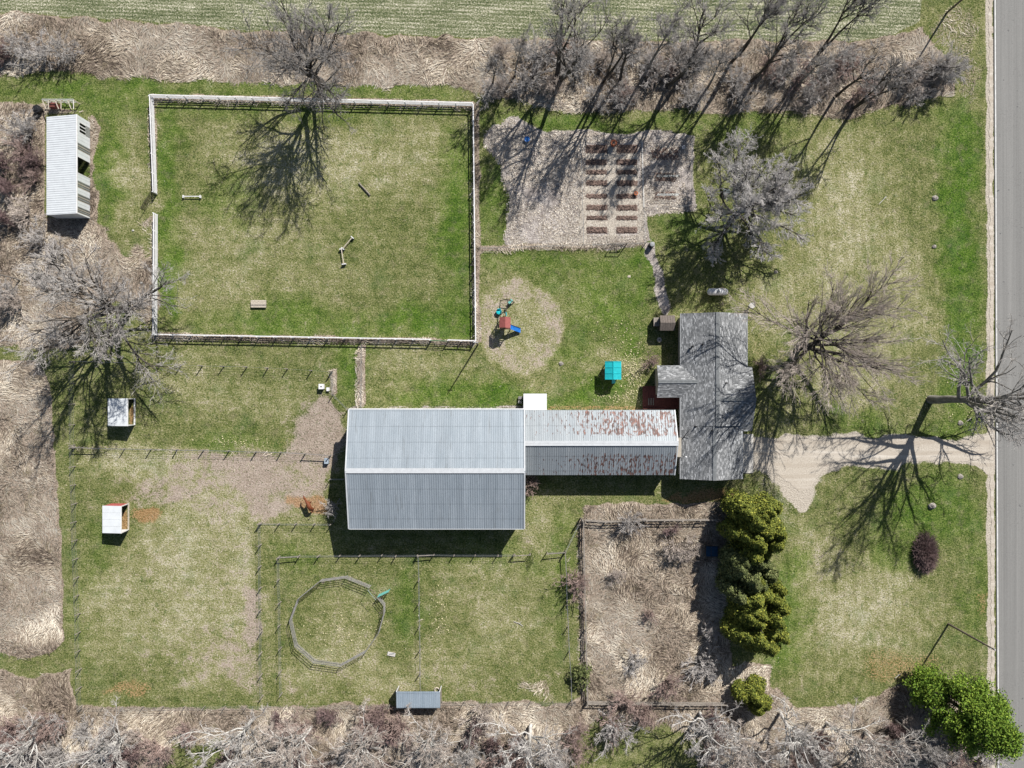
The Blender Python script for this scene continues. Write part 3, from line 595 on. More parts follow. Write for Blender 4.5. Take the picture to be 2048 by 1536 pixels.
def put_shrub(px, py, k, sc, label, group=None):
    p = G(px, py); me = R.choice(VS[k]); t = thing('bare_shrub', label, 'shrub', (p.x, p.y, 0), group, R.uniform(0, 6.28))
    t.scale = (sc*R.uniform(.9, 1.3), sc*R.uniform(.9, 1.3), sc*R.uniform(.8, 1.15)); link('stem', me[0], t); link('twigs', me[1], t)
for i in range(66):
    x = 975+R.random()*915; y = 100+R.random()*100 if x < 1200 else 108+R.random()*110
    if x > 1700: y = 135+R.random()*68
    k = R.choice(['grey', 'red', 'grey', 'tan', 'grey', 'grey', 'tan'])
    put_shrub(x, y, k, R.uniform(.8, 1.5)*(1.0 if y < 165 else .75), NMS[k]+(' on the lawn side' if y > 160 else ' on the field side')+' of the hedgerow '+('just past the arena corner' if x < 1100 else 'north of the mulch yard' if x < 1170 else 'north of the garden' if x < 1390 else 'north of the dense grey tree' if x < 1560 else 'above the upper front lawn' if x < 1720 else 'at its road end'), 'shrubs of the northern hedgerow')
for i in range(96):
    x = R.uniform(-10, 1990); y = R.uniform(1425, 1530)
    if 335 < x < 430 and y > 1470 or 1160 < x < 1400 and y > 1450: continue
    if 1560 < x < 1720: y = R.uniform(1450, 1530)
    k = R.choice(['red', 'grey', 'red', 'red', 'tan', 'purple'])
    put_shrub(x, y, k, R.uniform(.8, 1.6), NMS[k]+(' at the front' if y < 1470 else ' deep')+' in the thicket '+('at the southwest corner' if x < 180 else 'below the shelter paddock' if x < 480 else 'below the round pen' if x < 780 else 'behind the blue-grey shelter' if x < 930 else 'below the east paddock' if x < 1170 else 'below the matted grass paddock' if x < 1480 else 'below the brown lawn patch' if x < 1800 else 'under the roadside pine'), 'shrubs of the southern thicket')
for x, y, k, s in [(20, 370, 'purple', 1.5), (10, 330, 'purple', 1.3), (62, 265, 'grey', 1.5), (80, 330, 'purple', 1.1), (55, 310, 'red', 1.2), (70, 360, 'red', 1.0), (15, 440, 'purple', 1.1), (60, 430, 'tan', 1.2), (25, 590, 'grey', 1.2), (90, 120, 'grey', 1.4), (140, 110, 'grey', 1.3), (50, 100, 'grey', 1.2), (20, 115, 'purple', 1.1), (85, 480, 'grey', 1.1), (120, 500, 'grey', 1.0), (40, 615, 'tan', 1.1)]:
    put_shrub(x, y, k, s, NMS[k]+(' in the rough grass west of the long white shed' if y > 200 else ' in the dead grass band by the northwest corner'), 'shrubs in the rough grass on the west side')
for x, y, k, s in [(1255, 1040, 'grey', 1.3), (1150, 1165, 'red', 1.3), (1340, 1060, 'purple', .7), (1270, 1320, 'grey', 1.1), (1400, 1330, 'grey', 1.3), (1330, 1360, 'red', 1.4), (1250, 1400, 'red', 1.4), (1290, 1420, 'red', 1.2), (1420, 1255, 'grey', 1.0), (1230, 1150, 'tan', .8), (1300, 1230, 'red', .7), (1345, 1090, 'tan', 1.1), (1375, 1100, 'tan', 1.0)]:
    put_shrub(x, y, k, s, NMS[k]+(' in the upper half' if y < 1200 else ' in the lower half' if y < 1340 else ' at the south end')+' of the matted grass paddock'+(', west side' if x < 1280 else ', east side'), 'shrubs of the matted grass paddock')
put_shrub(1060, 968, 'red', .9, 'reddish bare shrub at the corner of the barn and the rusty-roofed shed')
put_shrub(1298, 724, 'red', .75, 'pinkish bare bush between the turquoise playhouse and the house')
put_shrub(1518, 735, 'red', .8, 'dark red bare bush against the east wall of the house')
put_shrub(668, 1012, 'grey', .8, 'sprawling pale bare bush in the barn shadow to the right of the horse')
# rounded purple-brown bush
rg = np.random.default_rng(90); B = Tubes(); N = 2600
u = norm(rg.normal(size=(N, 3))); u[:, 2] = np.abs(u[:, 2]); rr = rg.uniform(.1, 1, (N, 1))**.5
E_ = np.array([2.0, 3.25, 2.1]); tip = u*E_*rr*rg.uniform(.85, 1.08, (N, 1)); st_ = tip*rg.uniform(.45, .7, (N, 1)); L = np.linalg.norm(tip-st_, axis=1)
P = poly(rg, st_, norm(tip-st_), L, 2, .15, .1); B.add(P, np.full(N, .02), np.full(N, .012), 3)
pos, d, Ln, rn = spawn(rg, P, L, np.full(N, .02), np.full(N, .012), 3, .3, .3, .9, .5, .8); Pn = poly(rg, pos, d, Ln, 1, .1, .1); B.add(Pn, np.full(len(Ln), .014), np.full(len(Ln), .008), 3)
p = G(1848, 1104); t = thing('rounded_bush', 'rounded purple-brown leafless bush on the lawn near the road', 'bush', (p.x, p.y, 0))
A = Tubes(); N = 14; an = rg.uniform(0, 6.28, N); D = norm(np.stack([np.cos(an)*.6, np.sin(an), np.full(N, 1.1)], 1)); A.add(poly(rg, np.zeros((N, 3)), D, np.full(N, 2.0), 4, .1, .05), np.full(N, .04), np.full(N, .02), 4)
link('stems', A.mesh('stems', M['twig_purple']), t); link('twigs', B.mesh('twigs', M['twig_purple']), t)

# --- evergreens: sprays of leaf faces through a lumpy crown
def leafmat(name, dark, mid, light):
    b = NB(name); a = b.attr('tint'); c = b.ramp(a.outputs['Fac'], [(0, dark), (.55, mid), (1, light)]); m = b.out(c, .75, 0, .2)
    return m
M['cedar'] = leafmat('cedar_foliage', (.06, .09, .018), (.19, .215, .04), (.42, .41, .07))
M['cedar_grey'] = leafmat('juniper_foliage', (.055, .075, .028), (.155, .18, .065), (.31, .32, .14))
M['pine'] = leafmat('pine_foliage', (.03, .075, .012), (.115, .205, .025), (.29, .38, .05))
def leaves(rg, C, Nn, size, tint, elong=1.0):
    """quads at C facing roughly along Nn"""
    n = len(C); nn = norm(Nn+rg.normal(0, .75, (n, 3))); u, v = perp(nn); ph = rg.uniform(0, 6.28, n)[:, None]
    a = u*np.cos(ph)+v*np.sin(ph); b_ = np.cross(nn, a); s = (size*rg.uniform(.6, 1.4, n))[:, None]
    V = np.stack([C-a*s*elong*.5-b_*s*.2, C+a*s*elong*.1-b_*s*.5, C+a*s*elong*.6, C+a*s*elong*.05+b_*s*.5], 1).reshape(-1, 3)
    return V, np.arange(4*n).reshape(n, 4), np.repeat(tint, 4)
def cedar(seed, H, RX, RY, n, lumps=26):
    """a clump of leaning spires, each clothed in ragged sprays"""
    rg = np.random.default_rng(seed); ns = max(5, int(RX*RY*.95)); sp = []
    for i in range(ns):
        a = i*2.39996+rg.normal(0, .3); q = ((i+.3)/ns)**.5*.80
        sp.append((math.cos(a)*RX*q, math.sin(a)*RY*q, H*(1.0-.38*q**2)*rg.uniform(.80, 1.05), rg.uniform(.85, 1.35)*(.62+.09*min(RX, RY)), rg.normal(0, .06), rg.normal(0, .06)))
    sp = np.array(sp); wt = sp[:, 2]*sp[:, 3]; k = rg.choice(ns, n, p=wt/wt.sum()); S_ = sp[k]
    t = rg.random(n)**.85; a = rg.uniform(0, 6.28, n); prof = np.sin(np.pi*np.clip(t*.93+.10, 0, 1))**.55*(1-.35*t)+.05
    lump = 1+.30*np.sin(a*3+t*17+S_[:, 0]*5)*np.sin(t*23+S_[:, 1]*7)+rg.normal(0, .10, n)
    rr = S_[:, 3]*1.35*prof*lump*rg.uniform(.55, 1.0, n)**.35
    C = np.stack([S_[:, 0]+S_[:, 4]*S_[:, 2]*t+np.cos(a)*rr, S_[:, 1]+S_[:, 5]*S_[:, 2]*t+np.sin(a)*rr, S_[:, 2]*t*.97+.15], 1)
    Nn = norm(np.stack([np.cos(a), np.sin(a), .25+.5*t], 1))
    return leaves(rg, C, Nn, .165, np.clip(rg.normal(.45, .26, n), 0, 1), 1.5)
def evergreen(name, label, px, py, H, RX, RY, n, mat, seed, lumps=30):
    p = G(px, py); t = thing(name, label, 'tree', (p.x, p.y, 0)); V, F, T = cedar(seed, H, RX, RY, n, lumps)
    link('foliage', npmesh('foliage', V, F, M[mat], attrs={'tint': T}), t)
    A = Tubes(); A.add(poly(np.random.default_rng(seed), np.array([[0, 0, -.1]]), np.array([[0., 0, 1]]), np.array([H*.8]), 5, .03, 0), np.array([.18]), np.array([.05]), 8)
    link('trunk', A.mesh('trunk', M['bark_dark']), t)
evergreen('cedar_tree', 'big yellow-green cedar just south of the house corner', 1484, 1040, 10.4, 4.5, 4.5, 58000, 'cedar', 101, 330)
evergreen('juniper_tree', 'grey-green juniper between the two yellow-green cedars', 1476, 1134, 8.2, 4.0, 3.9, 40000, 'cedar_grey', 102, 200)
evergreen('cedar_tree', 'yellow-green cedar at the south end of the evergreen row', 1488, 1224, 9.8, 4.2, 4.5, 54000, 'cedar', 103, 310)
evergreen('cedar_tree', 'olive cedar bulging east between the juniper and the southern cedar', 1518, 1180, 7.4, 2.6, 3.2, 26000, 'cedar', 104, 130)
evergreen('cedar_tree', 'small green cedar at the edge of the southern thicket', 1497, 1380, 4.5, 2.2, 3.0, 15000, 'cedar', 105, 60)
evergreen('cedar_tree', 'very small dull cedar by the southwest corner of the matted grass paddock', 1162, 1345, 2.4, 1.2, 1.5, 1300, 'cedar_grey', 106, 26)
def pine(seed, H, R0, n):
    rg = np.random.default_rng(seed); A = Tubes(); A.add(poly(rg, np.array([[0, 0, -.2]]), np.array([[0., 0, 1]]), np.array([H]), 8, .02, 0), np.array([.28]), np.array([.04]), 8)
    NB_ = 120; z = rg.uniform(.14, .97, NB_)*H; a = rg.uniform(0, 6.28, NB_); Lb = R0*(1-(z/H)**1.3)*rg.uniform(.7, 1.1, NB_)+.5
    D = norm(np.stack([np.cos(a), np.sin(a), rg.uniform(.05, .5, NB_)], 1)); P0 = np.stack([0*z, 0*z, z], 1); P = poly(rg, P0, D, Lb, 6, .08, .12); A.add(P, np.full(NB_, .06), np.full(NB_, .015), 4)
    k = rg.choice(NB_, n, p=Lb**1.3/(Lb**1.3).sum()); t = rg.uniform(.3, 1.0, n)**.8; kk = np.minimum((t*6).astype(int), 5); fr = (t*6-kk)[:, None]
    C = P[k, kk]*(1-fr)+P[k, kk+1]*fr; sp = .25+.45*(1-np.abs(t-.7))
    C = C+rg.normal(size=(n, 3))*np.stack([sp, sp, sp*.35], 1)*.75; Nn = norm(rg.normal(0, .5, (n, 3))+np.array([0, 0, 1.0]))
    return A, leaves(rg, C, Nn, .15, np.clip(.25+.5*t*rg.uniform(.5, 1.4, n), 0, 1), 1.6)  # tint darkens toward the trunk: shade between boughs painted into the foliage
p = G(1888, 1392); t = thing('pine_tree', 'tall bright green pine beside the road in the southeast corner', 'tree', (p.x, p.y, 0))
A, (V, F, T) = pine(110, 14.5, 6.0, 46000); link('foliage', npmesh('foliage', V, F, M['pine'], attrs={'tint': T}), t); link('trunk', A.mesh('trunk', M['bark_dark']), t)
p = G(1838, 1362); t = thing('pine_tree', 'low green pine at the foot of the tall roadside pine', 'tree', (p.x, p.y, 0))
A, (V, F, T) = pine(111, 5.0, 2.6, 14000); link('foliage', npmesh('foliage', V, F, M['pine'], attrs={'tint': T}), t); link('trunk', A.mesh('trunk', M['bark_dark']), t)

# ------------------------------------------------------------------ dead grass, weeds, leaf litter (uncountable)
b = NB('dead_grass_blades'); a = b.attr('tint')
M['straw'] = b.out(b.ramp(a.outputs['Fac'], [(0, (.07, .052, .040)), (.3, (.32, .26, .195)), (.62, (.64, .545, .425)), (1, (.87, .79, .66))]), .9, 0, .1)
b = NB('green_grass_blades'); a = b.attr('tint')
M['blade'] = b.out(b.ramp(a.outputs['Fac'], [(0, (.03, .06, .014)), (.4, (.095, .13, .038)), (.75, (.25, .255, .13)), (1, (.56, .52, .38))]), .9, 0, .1)
M['bloom'] = simple('pale_leaf_litter', (.62, .56, .34), .3, 8, .9)
def scatter(n, x0, x1, y0, y1, ch, thr=.5, extra=None):
    X = rng.uniform(x0, x1, n); Y = rng.uniform(y0, y1, n); m = mask_at(ch, X, Y) > thr*rng.uniform(.6, 1.4, n)
    if extra is not None: m &= extra(X, Y)
    return X[m], Y[m]
def blades(name, X, Y, Lmin, Lmax, wd, rise, tint, mat, label, cat, flow=0.09, spread=.5, z0=0.0):
    n = len(X); th = 2*np.pi*2.2*vnoise(X, Y, flow, 9, 3)+rng.normal(0, spread, n); L = rng.uniform(Lmin, Lmax, n)
    dx, dy = np.cos(th), np.sin(th); zr = rng.uniform(rise*.3, rise, n); w2 = wd*rng.uniform(.6, 1.4, n)/2; zb = np.full(n, z0)
    def pt(t, s, z): return np.stack([X+dx*L*t-dy*w2*s, Y+dy*L*t+dx*w2*s, z], 1)
    V = np.stack([pt(-.5, -.9, zb-.02), pt(-.5, .9, zb-.02), pt(.5, .5, zb+zr), pt(.5, -.5, zb+zr)], 1).reshape(-1, 3)
    F = (np.arange(n)*4)[:, None]+np.array([[0, 1, 2, 3]])
    o = link(name, npmesh(name, V, F, M[mat], attrs={'tint': np.repeat(tint, 4)})); tag(o, label, cat, None, 'stuff'); return o
def tints(X, Y, sc=.22, k=.85): return np.clip(rng.normal(.47, .27, len(X))+(vnoise(X, Y, sc, 12, 3)-.5)*k*2, 0, 1)
X, Y = scatter(820000, -73, 73, -56, 56, 'tall', .55)
keep = rng.random(len(X)) < 0.92; X, Y = X[keep], Y[keep]
blades('dead_grass', X, Y, .18, .58, .045, .24, tints(X, Y), 'straw', 'flattened tan dead grass over the rough strips, west field and paddock', 'dead grass', .13, .36)
k_ = rng.random(len(X)) < .10
blades('matted_grass', X[k_], Y[k_], .5, 1.0, .062, .36, tints(X[k_], Y[k_])+.04, 'straw', 'longer combed tufts lying over the dead grass', 'dead grass', .13, .22)
def lawn_ok(X, Y): return (mask_at('tall', X, Y) < .3) & (mask_at('gravel', X, Y) < .2) & (mask_at('mulch', X, Y) < .3) & (X < 67.0)
X = rng.uniform(-73, 67, 90000); Y = rng.uniform(-55, 55, 90000); m = lawn_ok(X, Y); X, Y = X[m], Y[m]
T = np.clip(rng.normal(.33, .24, len(X))+.3*mask_at('dry', X, Y)-.15*mask_at('lush', X, Y), 0, 1)
blades('lawn_grass', X, Y, .10, .26, .07, .07, T, 'blade', 'short patchy lawn grass over the yard, arena and paddocks', 'grass', .3, 1.5, -.01)
# pale litter in the lawn by the playhouse, tussocks in the paddocks
cs = []
for (x, y, sx, sy, n) in [(1265, 745, 18, 40, 340), (1235, 795, 40, 10, 70), (1230, 700, 30, 30, 25), (1400, 680, 5, 5, 4), (1250, 660, 40, 30, 40), (1330, 900, 8, 30, 10), (1900, 800, 60, 40, 60), (690, 1265, 60, 34, 150), (880, 1230, 20, 60, 60), (470, 882, 60, 8, 60)]:
    for _ in range(n): cs.append(G(R.gauss(x, sx*.6), R.gauss(y, sy*.6)))
C = np.array([(c.x, c.y, .05+R.random()*.04) for c in cs]); V, F, T = leaves(rng, C, np.tile(np.array([[0, 0, 2.5]]), (len(C), 1)), .13, np.full(len(C), .5), 1.1)
tag(link('leaf_litter', npmesh('leaf_litter', V, F, M['bloom'])), 'pale yellow scraps of leaf litter scattered in the grass near the playhouse', 'leaf litter', None, 'stuff')

# ================================================================== BUILDINGS
def wallmat(): return M['siding']
def gable_walls(mb, x0, x1, y0, y1, he, hr, axis, z0=-.1):
    """closed wall shell with gable ends; ridge runs along axis"""
    if axis == 'x':
        ym = (y0+y1)/2; vs = [(x0, y0, z0), (x1, y0, z0), (x1, y1, z0), (x0, y1, z0), (x0, y0, he), (x1, y0, he), (x1, y1, he), (x0, y1, he), (x0, ym, hr), (x1, ym, hr)]
        mb.add(vs, [(0, 1, 5, 4), (2, 3, 7, 6), (1, 2, 6, 9, 5), (3, 0, 4, 8, 7)])
    else:
        xm = (x0+x1)/2; vs = [(x0, y0, z0), (x1, y0, z0), (x1, y1, z0), (x0, y1, z0), (x0, y0, he), (x1, y0, he), (x1, y1, he), (x0, y1, he), (xm, y0, hr), (xm, y1, hr)]
        mb.add(vs, [(1, 2, 6, 5), (3, 0, 4, 7), (0, 1, 5, 8, 4), (2, 3, 7, 9, 6)])
def rib_sheet(W, L, nr, rib=.045, rw=.10):
    """ribbed metal sheet, x across 0..W, y 0 (eave) .. L (ridge) in its own plane, z up"""
    xs = [0]; zs = [0]; p = W/nr
    for i in range(nr):
        c = p*(i+.5)
        for dx, z in ((-rw/2, 0), (-rw/4, rib), (rw/4, rib), (rw/2, 0)): xs.append(c+dx); zs.append(z)
    xs.append(W); zs.append(0); n = len(xs); vs = []; fs = []
    for y in (0, L):
        vs += [(x, y, z) for x, z in zip(xs, zs)]
    for i in range(n-1): fs.append((i, i+1, n+i+1, n+i))
    vs += [(x, 0, -.03) for x in (0, W)] + [(x, L, -.03) for x in (0, W)]
    fs += [(2*n, 2*n+2, 2*n+3, 2*n+1), (0, 2*n, 2*n+1, n-1)]
    me = bpy.data.meshes.new('roof_sheet'); me.from_pydata(vs, [], fs); me.update(); return me
def metal_roof(parent, x0, x1, ys, ye, zs, zr, mat, sheetW=.9, nr=3, rib=.045, rw=.10, name='roof_sheet'):
    """one slope, ridge along x; ys eave y, ye ridge y"""
    n = max(1, round((x1-x0)/sheetW)); W = (x1-x0)/n; L = math.hypot(ye-ys, zr-zs); me = rib_sheet(W-.004, L, nr, rib, rw); me.materials.append(mat)
    sgn = 1 if ye > ys else -1; a = math.atan2(zr-zs, abs(ye-ys))
    for i in range(n):
        o = bpy.data.objects.new(name, me); COL.objects.link(o); o.parent = parent
        if sgn > 0: o.matrix_local = Matrix.Translation(Vector((x0+i*W, ys, zs))-parent.location) @ Matrix.Rotation(a, 4, 'X')
        else: o.matrix_local = Matrix.Translation(Vector((x0+(i+1)*W, ys, zs))-parent.location) @ Matrix.Rotation(math.pi, 4, 'Z') @ Matrix.Rotation(a, 4, 'X')
def metal(name, c1, c2, rust=False, rough=.5, dirt=.25):
    b = NB(name); f = b.noise(.5, 5, .65, stretch=(3.0, .5, 1)); g = b.noise(6, 3, .6, stretch=(3, .4, 1))
    c = b.ramp(f, [(.3, c1), (.7, c2)]); c = b.mix(dirt, c, b.ramp(g, [(.3, tuple(x*.55 for x in c1)), (.7, c2)]))
    oi = b.n('ShaderNodeObjectInfo'); c = b.mix(b.math('MULTIPLY', oi.outputs['Random'], .38), c, tuple(x*.72 for x in c1))
    st = b.noise(.9, 4, .7, stretch=(2.4, .16, 1)); c = b.mix(b.math('MULTIPLY', b.sm(st, .56, .72), .45), c, tuple(x*.5 for x in (c1[0]*1.1, c1[1], c1[2]*.9)))
    Yy = b.n('ShaderNodeSeparateXYZ'); b.l(b.pos, Yy.inputs[0]); lap = b.sm(b.math('SINE', b.math('MULTIPLY', Yy.outputs[1], 2*math.pi/2.05)), .965, .995)
    c = b.mix(b.math('MULTIPLY', lap, b.math('MULTIPLY', b.noise(1.5, 3, .6), .55)), c, tuple(x*.45 for x in c1))
    if rust:
        X = b.n('ShaderNodeSeparateXYZ'); b.l(b.pos, X.inputs[0]); x, y = X.outputs[0], X.outputs[1]
        # rust that broke through in short dashes down the slope, worst toward the east end
        X = b.n('ShaderNodeSeparateXYZ'); b.l(b.pos, X.inputs[0]); x, y = X.outputs[0], X.outputs[1]
        n1 = b.noise(1.0, 3, .6, stretch=(5.0, 1.7, 1)); n2 = b.noise(1.0, 2, .5, stretch=(2.6, .22, 1)); n3 = b.noise(.45, 3, .6)
        east = b.sm(x, 2.5, 14.0)
        bn = b.math('MULTIPLY', b.sm(y, -7.6, -6.6), b.sm(y, -3.3, -3.9)); bs = b.math('MULTIPLY', b.sm(y, -8.8, -9.8), b.sm(y, -12.9, -12.3))
        band = b.math('MAXIMUM', bn, b.math('MULTIPLY', bs, .93))
        amt = b.math('MULTIPLY', band, b.math('ADD', .35, b.math('MULTIPLY', east, .65)))
        rib_ = b.math('MULTIPLY', b.math('SINE', b.math('MULTIPLY', x, 2*math.pi/.59)), .035)
        spots = b.sm(b.math('ADD', b.math('ADD', n1, rib_), b.math('MULTIPLY', amt, b.math('ADD', b.math('MULTIPLY', n2, .34), b.math('MULTIPLY', n3, .16)))), .738, .79)
        solid = b.sm(b.math('MULTIPLY', amt, b.math('ADD', n2, b.math('MULTIPLY', n3, .35))), .76, .82)
        rc = b.ramp(b.noise(2.0, 4, .7), [(.35, (.045, .028, .024)), (.52, (.12, .055, .042)), (.7, (.24, .10, .07))])
        c = b.mix(b.math('MAXIMUM', b.math('MULTIPLY', spots, .92), b.math('MULTIPLY', solid, .9)), c, rc)
    return b.out(c, rough, .25, .4)
M['barn_metal'] = metal('barn_roofing', (.315, .365, .41), (.42, .47, .515))
M['shed_metal'] = metal('rusting_roofing', (.275, .31, .34), (.37, .40, .42), True)
M['small_galv'] = metal('small_galvanised_roofing', (.32, .40, .48), (.50, .58, .66))
M['barn_wall'] = simple('barn_wall_metal', (.50, .50, .48), .12, 1.0, .6)
M['ridge_cap'] = simple('ridge_cap_metal', (.60, .62, .64), .1, 2, .45, .1)

# --- big barn
bx0, bx1 = G(698, 0, 5.1).x, G(1048.5, 0, 5.1).x; byN, byS = G(0, 819, 5.1).y, G(0, 1057.5, 5.1).y; bym = (byN+byS)/2; he, hr = 5.1, 6.95
t = thing('barn', 'huge barn with a pale grey ribbed metal roof in the middle of the property', 'barn', ((bx0+bx1)/2, bym, 0)); barn = t
mb = MB(); gable_walls(mb, bx0+.25, bx1-.25, byS+.25, byN-.25, he-.1, hr-.12, 'x'); mb.build('wall', M['barn_wall'], t)
metal_roof(t, bx0, bx1, byN, bym, he, hr, M['barn_metal']); metal_roof(t, bx0, bx1, byS, bym, he, hr, M['barn_metal'])
mb = MB(); mb.beam((bx0-.05, bym+.16, hr+.035), (bx1+.05, bym+.16, hr+.035), .36, .05); mb.beam((bx0-.05, bym-.16, hr+.03), (bx1+.05, bym-.16, hr+.03), .30, .05); mb.build('ridge_cap', M['ridge_cap'], t)
for x in (bx0-.03, bx1+.03):
    for y in (byN, byS):
        mb = MB(); mb.beam((x, y, he+.02), (x, bym, hr+.02), .16, .14); mb.build('rake_trim', M['ridge_cap'], t)
mb = MB(); mb.beam((bx0, byN+.07, he-.03), (bx1, byN+.07, he-.03), .14, .14); mb.build('gutter', M['white_paint'], t)
mb = MB(); mb.beam((bx0, byS-.05, he-.03), (bx1, byS-.05, he-.03), .08, .12); mb.build('eave_trim', M['ridge_cap'], t)
for yy_, wd, hh in ((bym, 4.2, 3.8),):
    mb = MB(); mb.box((bx0+.2, yy_, hh/2), (.08, wd, hh)); d_ = mb.build('sliding_door', M['white_paint'], t)
for i in range(6):
    mb = MB(); mb.box((bx0+2.5+i*3.6, byS+.22, 2.3), (1.2, .1, .8)); mb.build('window', M['glass'], t)

# --- rusty-roofed shed between barn and house
sx0, sx1 = bx1-.22, G(1350, 0, 3.7).x; syN, syS = G(0, 820, 3.4).y, G(0, 950, 3.4).y; sym = (syN+syS)/2; he2, hr2 = 3.4, 4.85
t = thing('long_shed', 'long low shed with a rust-spotted metal roof joining the barn toward the house', 'shed', ((sx0+sx1)/2, sym, 0))
mb = MB(); gable_walls(mb, sx0+.3, sx1-.25, syS+.25, syN-.25, he2-.1, hr2-.12, 'x'); mb.build('wall', M['barn_wall'], t)
metal_roof(t, bx1+.06, sx1, syN, sym, he2, hr2, M['shed_metal'], .6, 2, .04, .09); metal_roof(t, bx1+.06, sx1, syS, sym, he2, hr2, M['shed_metal'], .6, 2, .04, .09)
mb = MB(); mb.beam((bx1+.06, sym+.17, hr2+.04), (sx1+.2, sym+.17, hr2+.04), .36, .05); mb.beam((bx1+.06, sym-.17, hr2+.03), (sx1+.2, sym-.17, hr2+.03), .30, .05); mb.build('ridge_cap', M['ridge_cap'], t)
mb = MB(); mb.beam((sx1+.02, syN, he2+.02), (sx1+.14, sym, hr2+.02), .14, .12); mb.build('rake_trim', M['ridge_cap'], t)
mb = MB(); mb.beam((sx1+.02, syS, he2+.02), (sx1+.14, sym, hr2+.02), .14, .12); mb.build('rake_trim', M['ridge_cap'], t)
mb = MB(); e0 = G(1358, 895, 4.2); mb.box((sx1+.45, e0.y, 3.9), (.7, 2.6, .12)); mb.build('door_hood', M['siding'], t)
for i in range(3):
    mb = MB(); mb.box((sx0+4+i*6, syS+.22, 1.5), (2.4, .1, 2.6)); mb.build('door', M['white_paint'], t)

# --- white flat-roofed lean-to and meter boxes beside it
a, b_ = G(1047, 820, 2.6), G(1093.5, 788, 2.6)
t = thing('white_annex', 'small flat white annex on the north side where barn and rusty shed meet', 'shed', ((a.x+b_.x)/2, (a.y+b_.y)/2, 0))
mb = MB(); mb.box(((a.x+b_.x)/2, (syN+.05+b_.y)/2, 1.22), (b_.x-a.x-.2, b_.y-syN-.15, 2.6)); mb.build('wall', M['white_paint'], t)
b = NB('bright_white_roof'); b.out(b.ramp(b.noise(1.6, 5, .7), [(.3, (.70, .71, .72)), (.6, (.82, .83, .85))]), .5); M['bright_white'] = b.m
mb = MB(); mb.box(((a.x+b_.x)/2, (syN-.05+b_.y)/2+.02, 2.6), (b_.x-a.x, b_.y-syN+.1, .14)); mb.build('roof', M['bright_white'], t)
for k, (px, py, lab) in enumerate([(1040.5, 795.5, 'grey barred crate beside the white annex, the one farther from the barn'), (1040, 804, 'grey barred crate beside the white annex, the one nearer the barn')]):
    p = G(px, py); t = thing('crate', lab, 'crate', (p.x, p.y, 0)); 
    for i in range(4):
        mb = MB(); mb.box((p.x-.22+i*.145, p.y, .45), (.05, .42, .04)); mb.build('slat', M['galv'], t)
    mb = MB(); mb.box((p.x, p.y, .2), (.5, .40, .4)); mb.build('frame', M['old_wood'], t)

# --- the house
def shingles(name, O, U, Vv, L, W, parent, clip=None):
    """shingle tabs over a slope: O eave corner, U unit along eave, Vv unit up the slope, L along, W up"""
    Nn = U.cross(Vv).normalized()
    if Nn.z < 0: Nn = -Nn
    ex = .145; nr = int(W/ex)+1; Vs = []; Fs = []; T = []; n = 0; tabw = .33
    for r in range(nr):
        v0 = r*ex; v1 = min(W, v0+ex+.03); off = (r % 2)*tabw/2+R.uniform(-.05, .05); x = -off
        while x < L:
            wv = tabw*R.choice([.7, 1, 1, 1.3]); u0 = max(0, x); u1 = min(L, x+wv-.012); x += wv
            if u1-u0 < .04: continue
            if clip and not clip(O+U*((u0+u1)/2)+Vv*((v0+v1)/2)): continue
            th = .022+R.random()*.022
            q = [O+U*u0+Vv*v0+Nn*th, O+U*u1+Vv*v0+Nn*th, O+U*u1+Vv*v1+Nn*.012, O+U*u0+Vv*v1+Nn*.012, O+U*u0+Vv*v0, O+U*u1+Vv*v0]
            Vs += [tuple(p_-parent.location) for p_ in q]; Fs += [(n, n+1, n+2, n+3), (n, n+4, n+5, n+1)]; T += [R.random()]*6; n += 6
    me = bpy.data.meshes.new(name); me.from_pydata(Vs, [], Fs); me.update(); me.materials.append(M['shingle'])
    at = me.attributes.new('tint', 'FLOAT', 'POINT'); at.data.foreach_set('value', T)
    o = link(name, me, parent); o['kind'] = 'stuff'; return o
b = NB('asphalt_shingle'); a_ = b.attr('tint'); f = b.noise(1.7, 3, .6)
c = b.ramp(b.math('ADD', b.math('MULTIPLY', a_.outputs['Fac'], .75), b.math('MULTIPLY', f, .25)), [(.1, (.13, .135, .14)), (.4, (.20, .205, .21)), (.72, (.285, .29, .295)), (.97, (.56, .57, .58))])
M['shingle'] = b.out(c, .9, 0, .15); M['ridge_sh'] = simple('ridge_shingle', (.19, .20, .205), .2, 3, .9)
M['roof_deck'] = simple('roof_underlay', (.08, .08, .085), .2, 3, .9)
HE, HR = 3.1, 4.95
house = thing('house', 'single-storey farmhouse with a grey shingled cross-gable roof', 'house', (*G(1428, 790).xy, 0))
def X_(px, h=HE): return G(px, 768, h).x
def Y_(py, h=HE): return G(1024, py, h).y
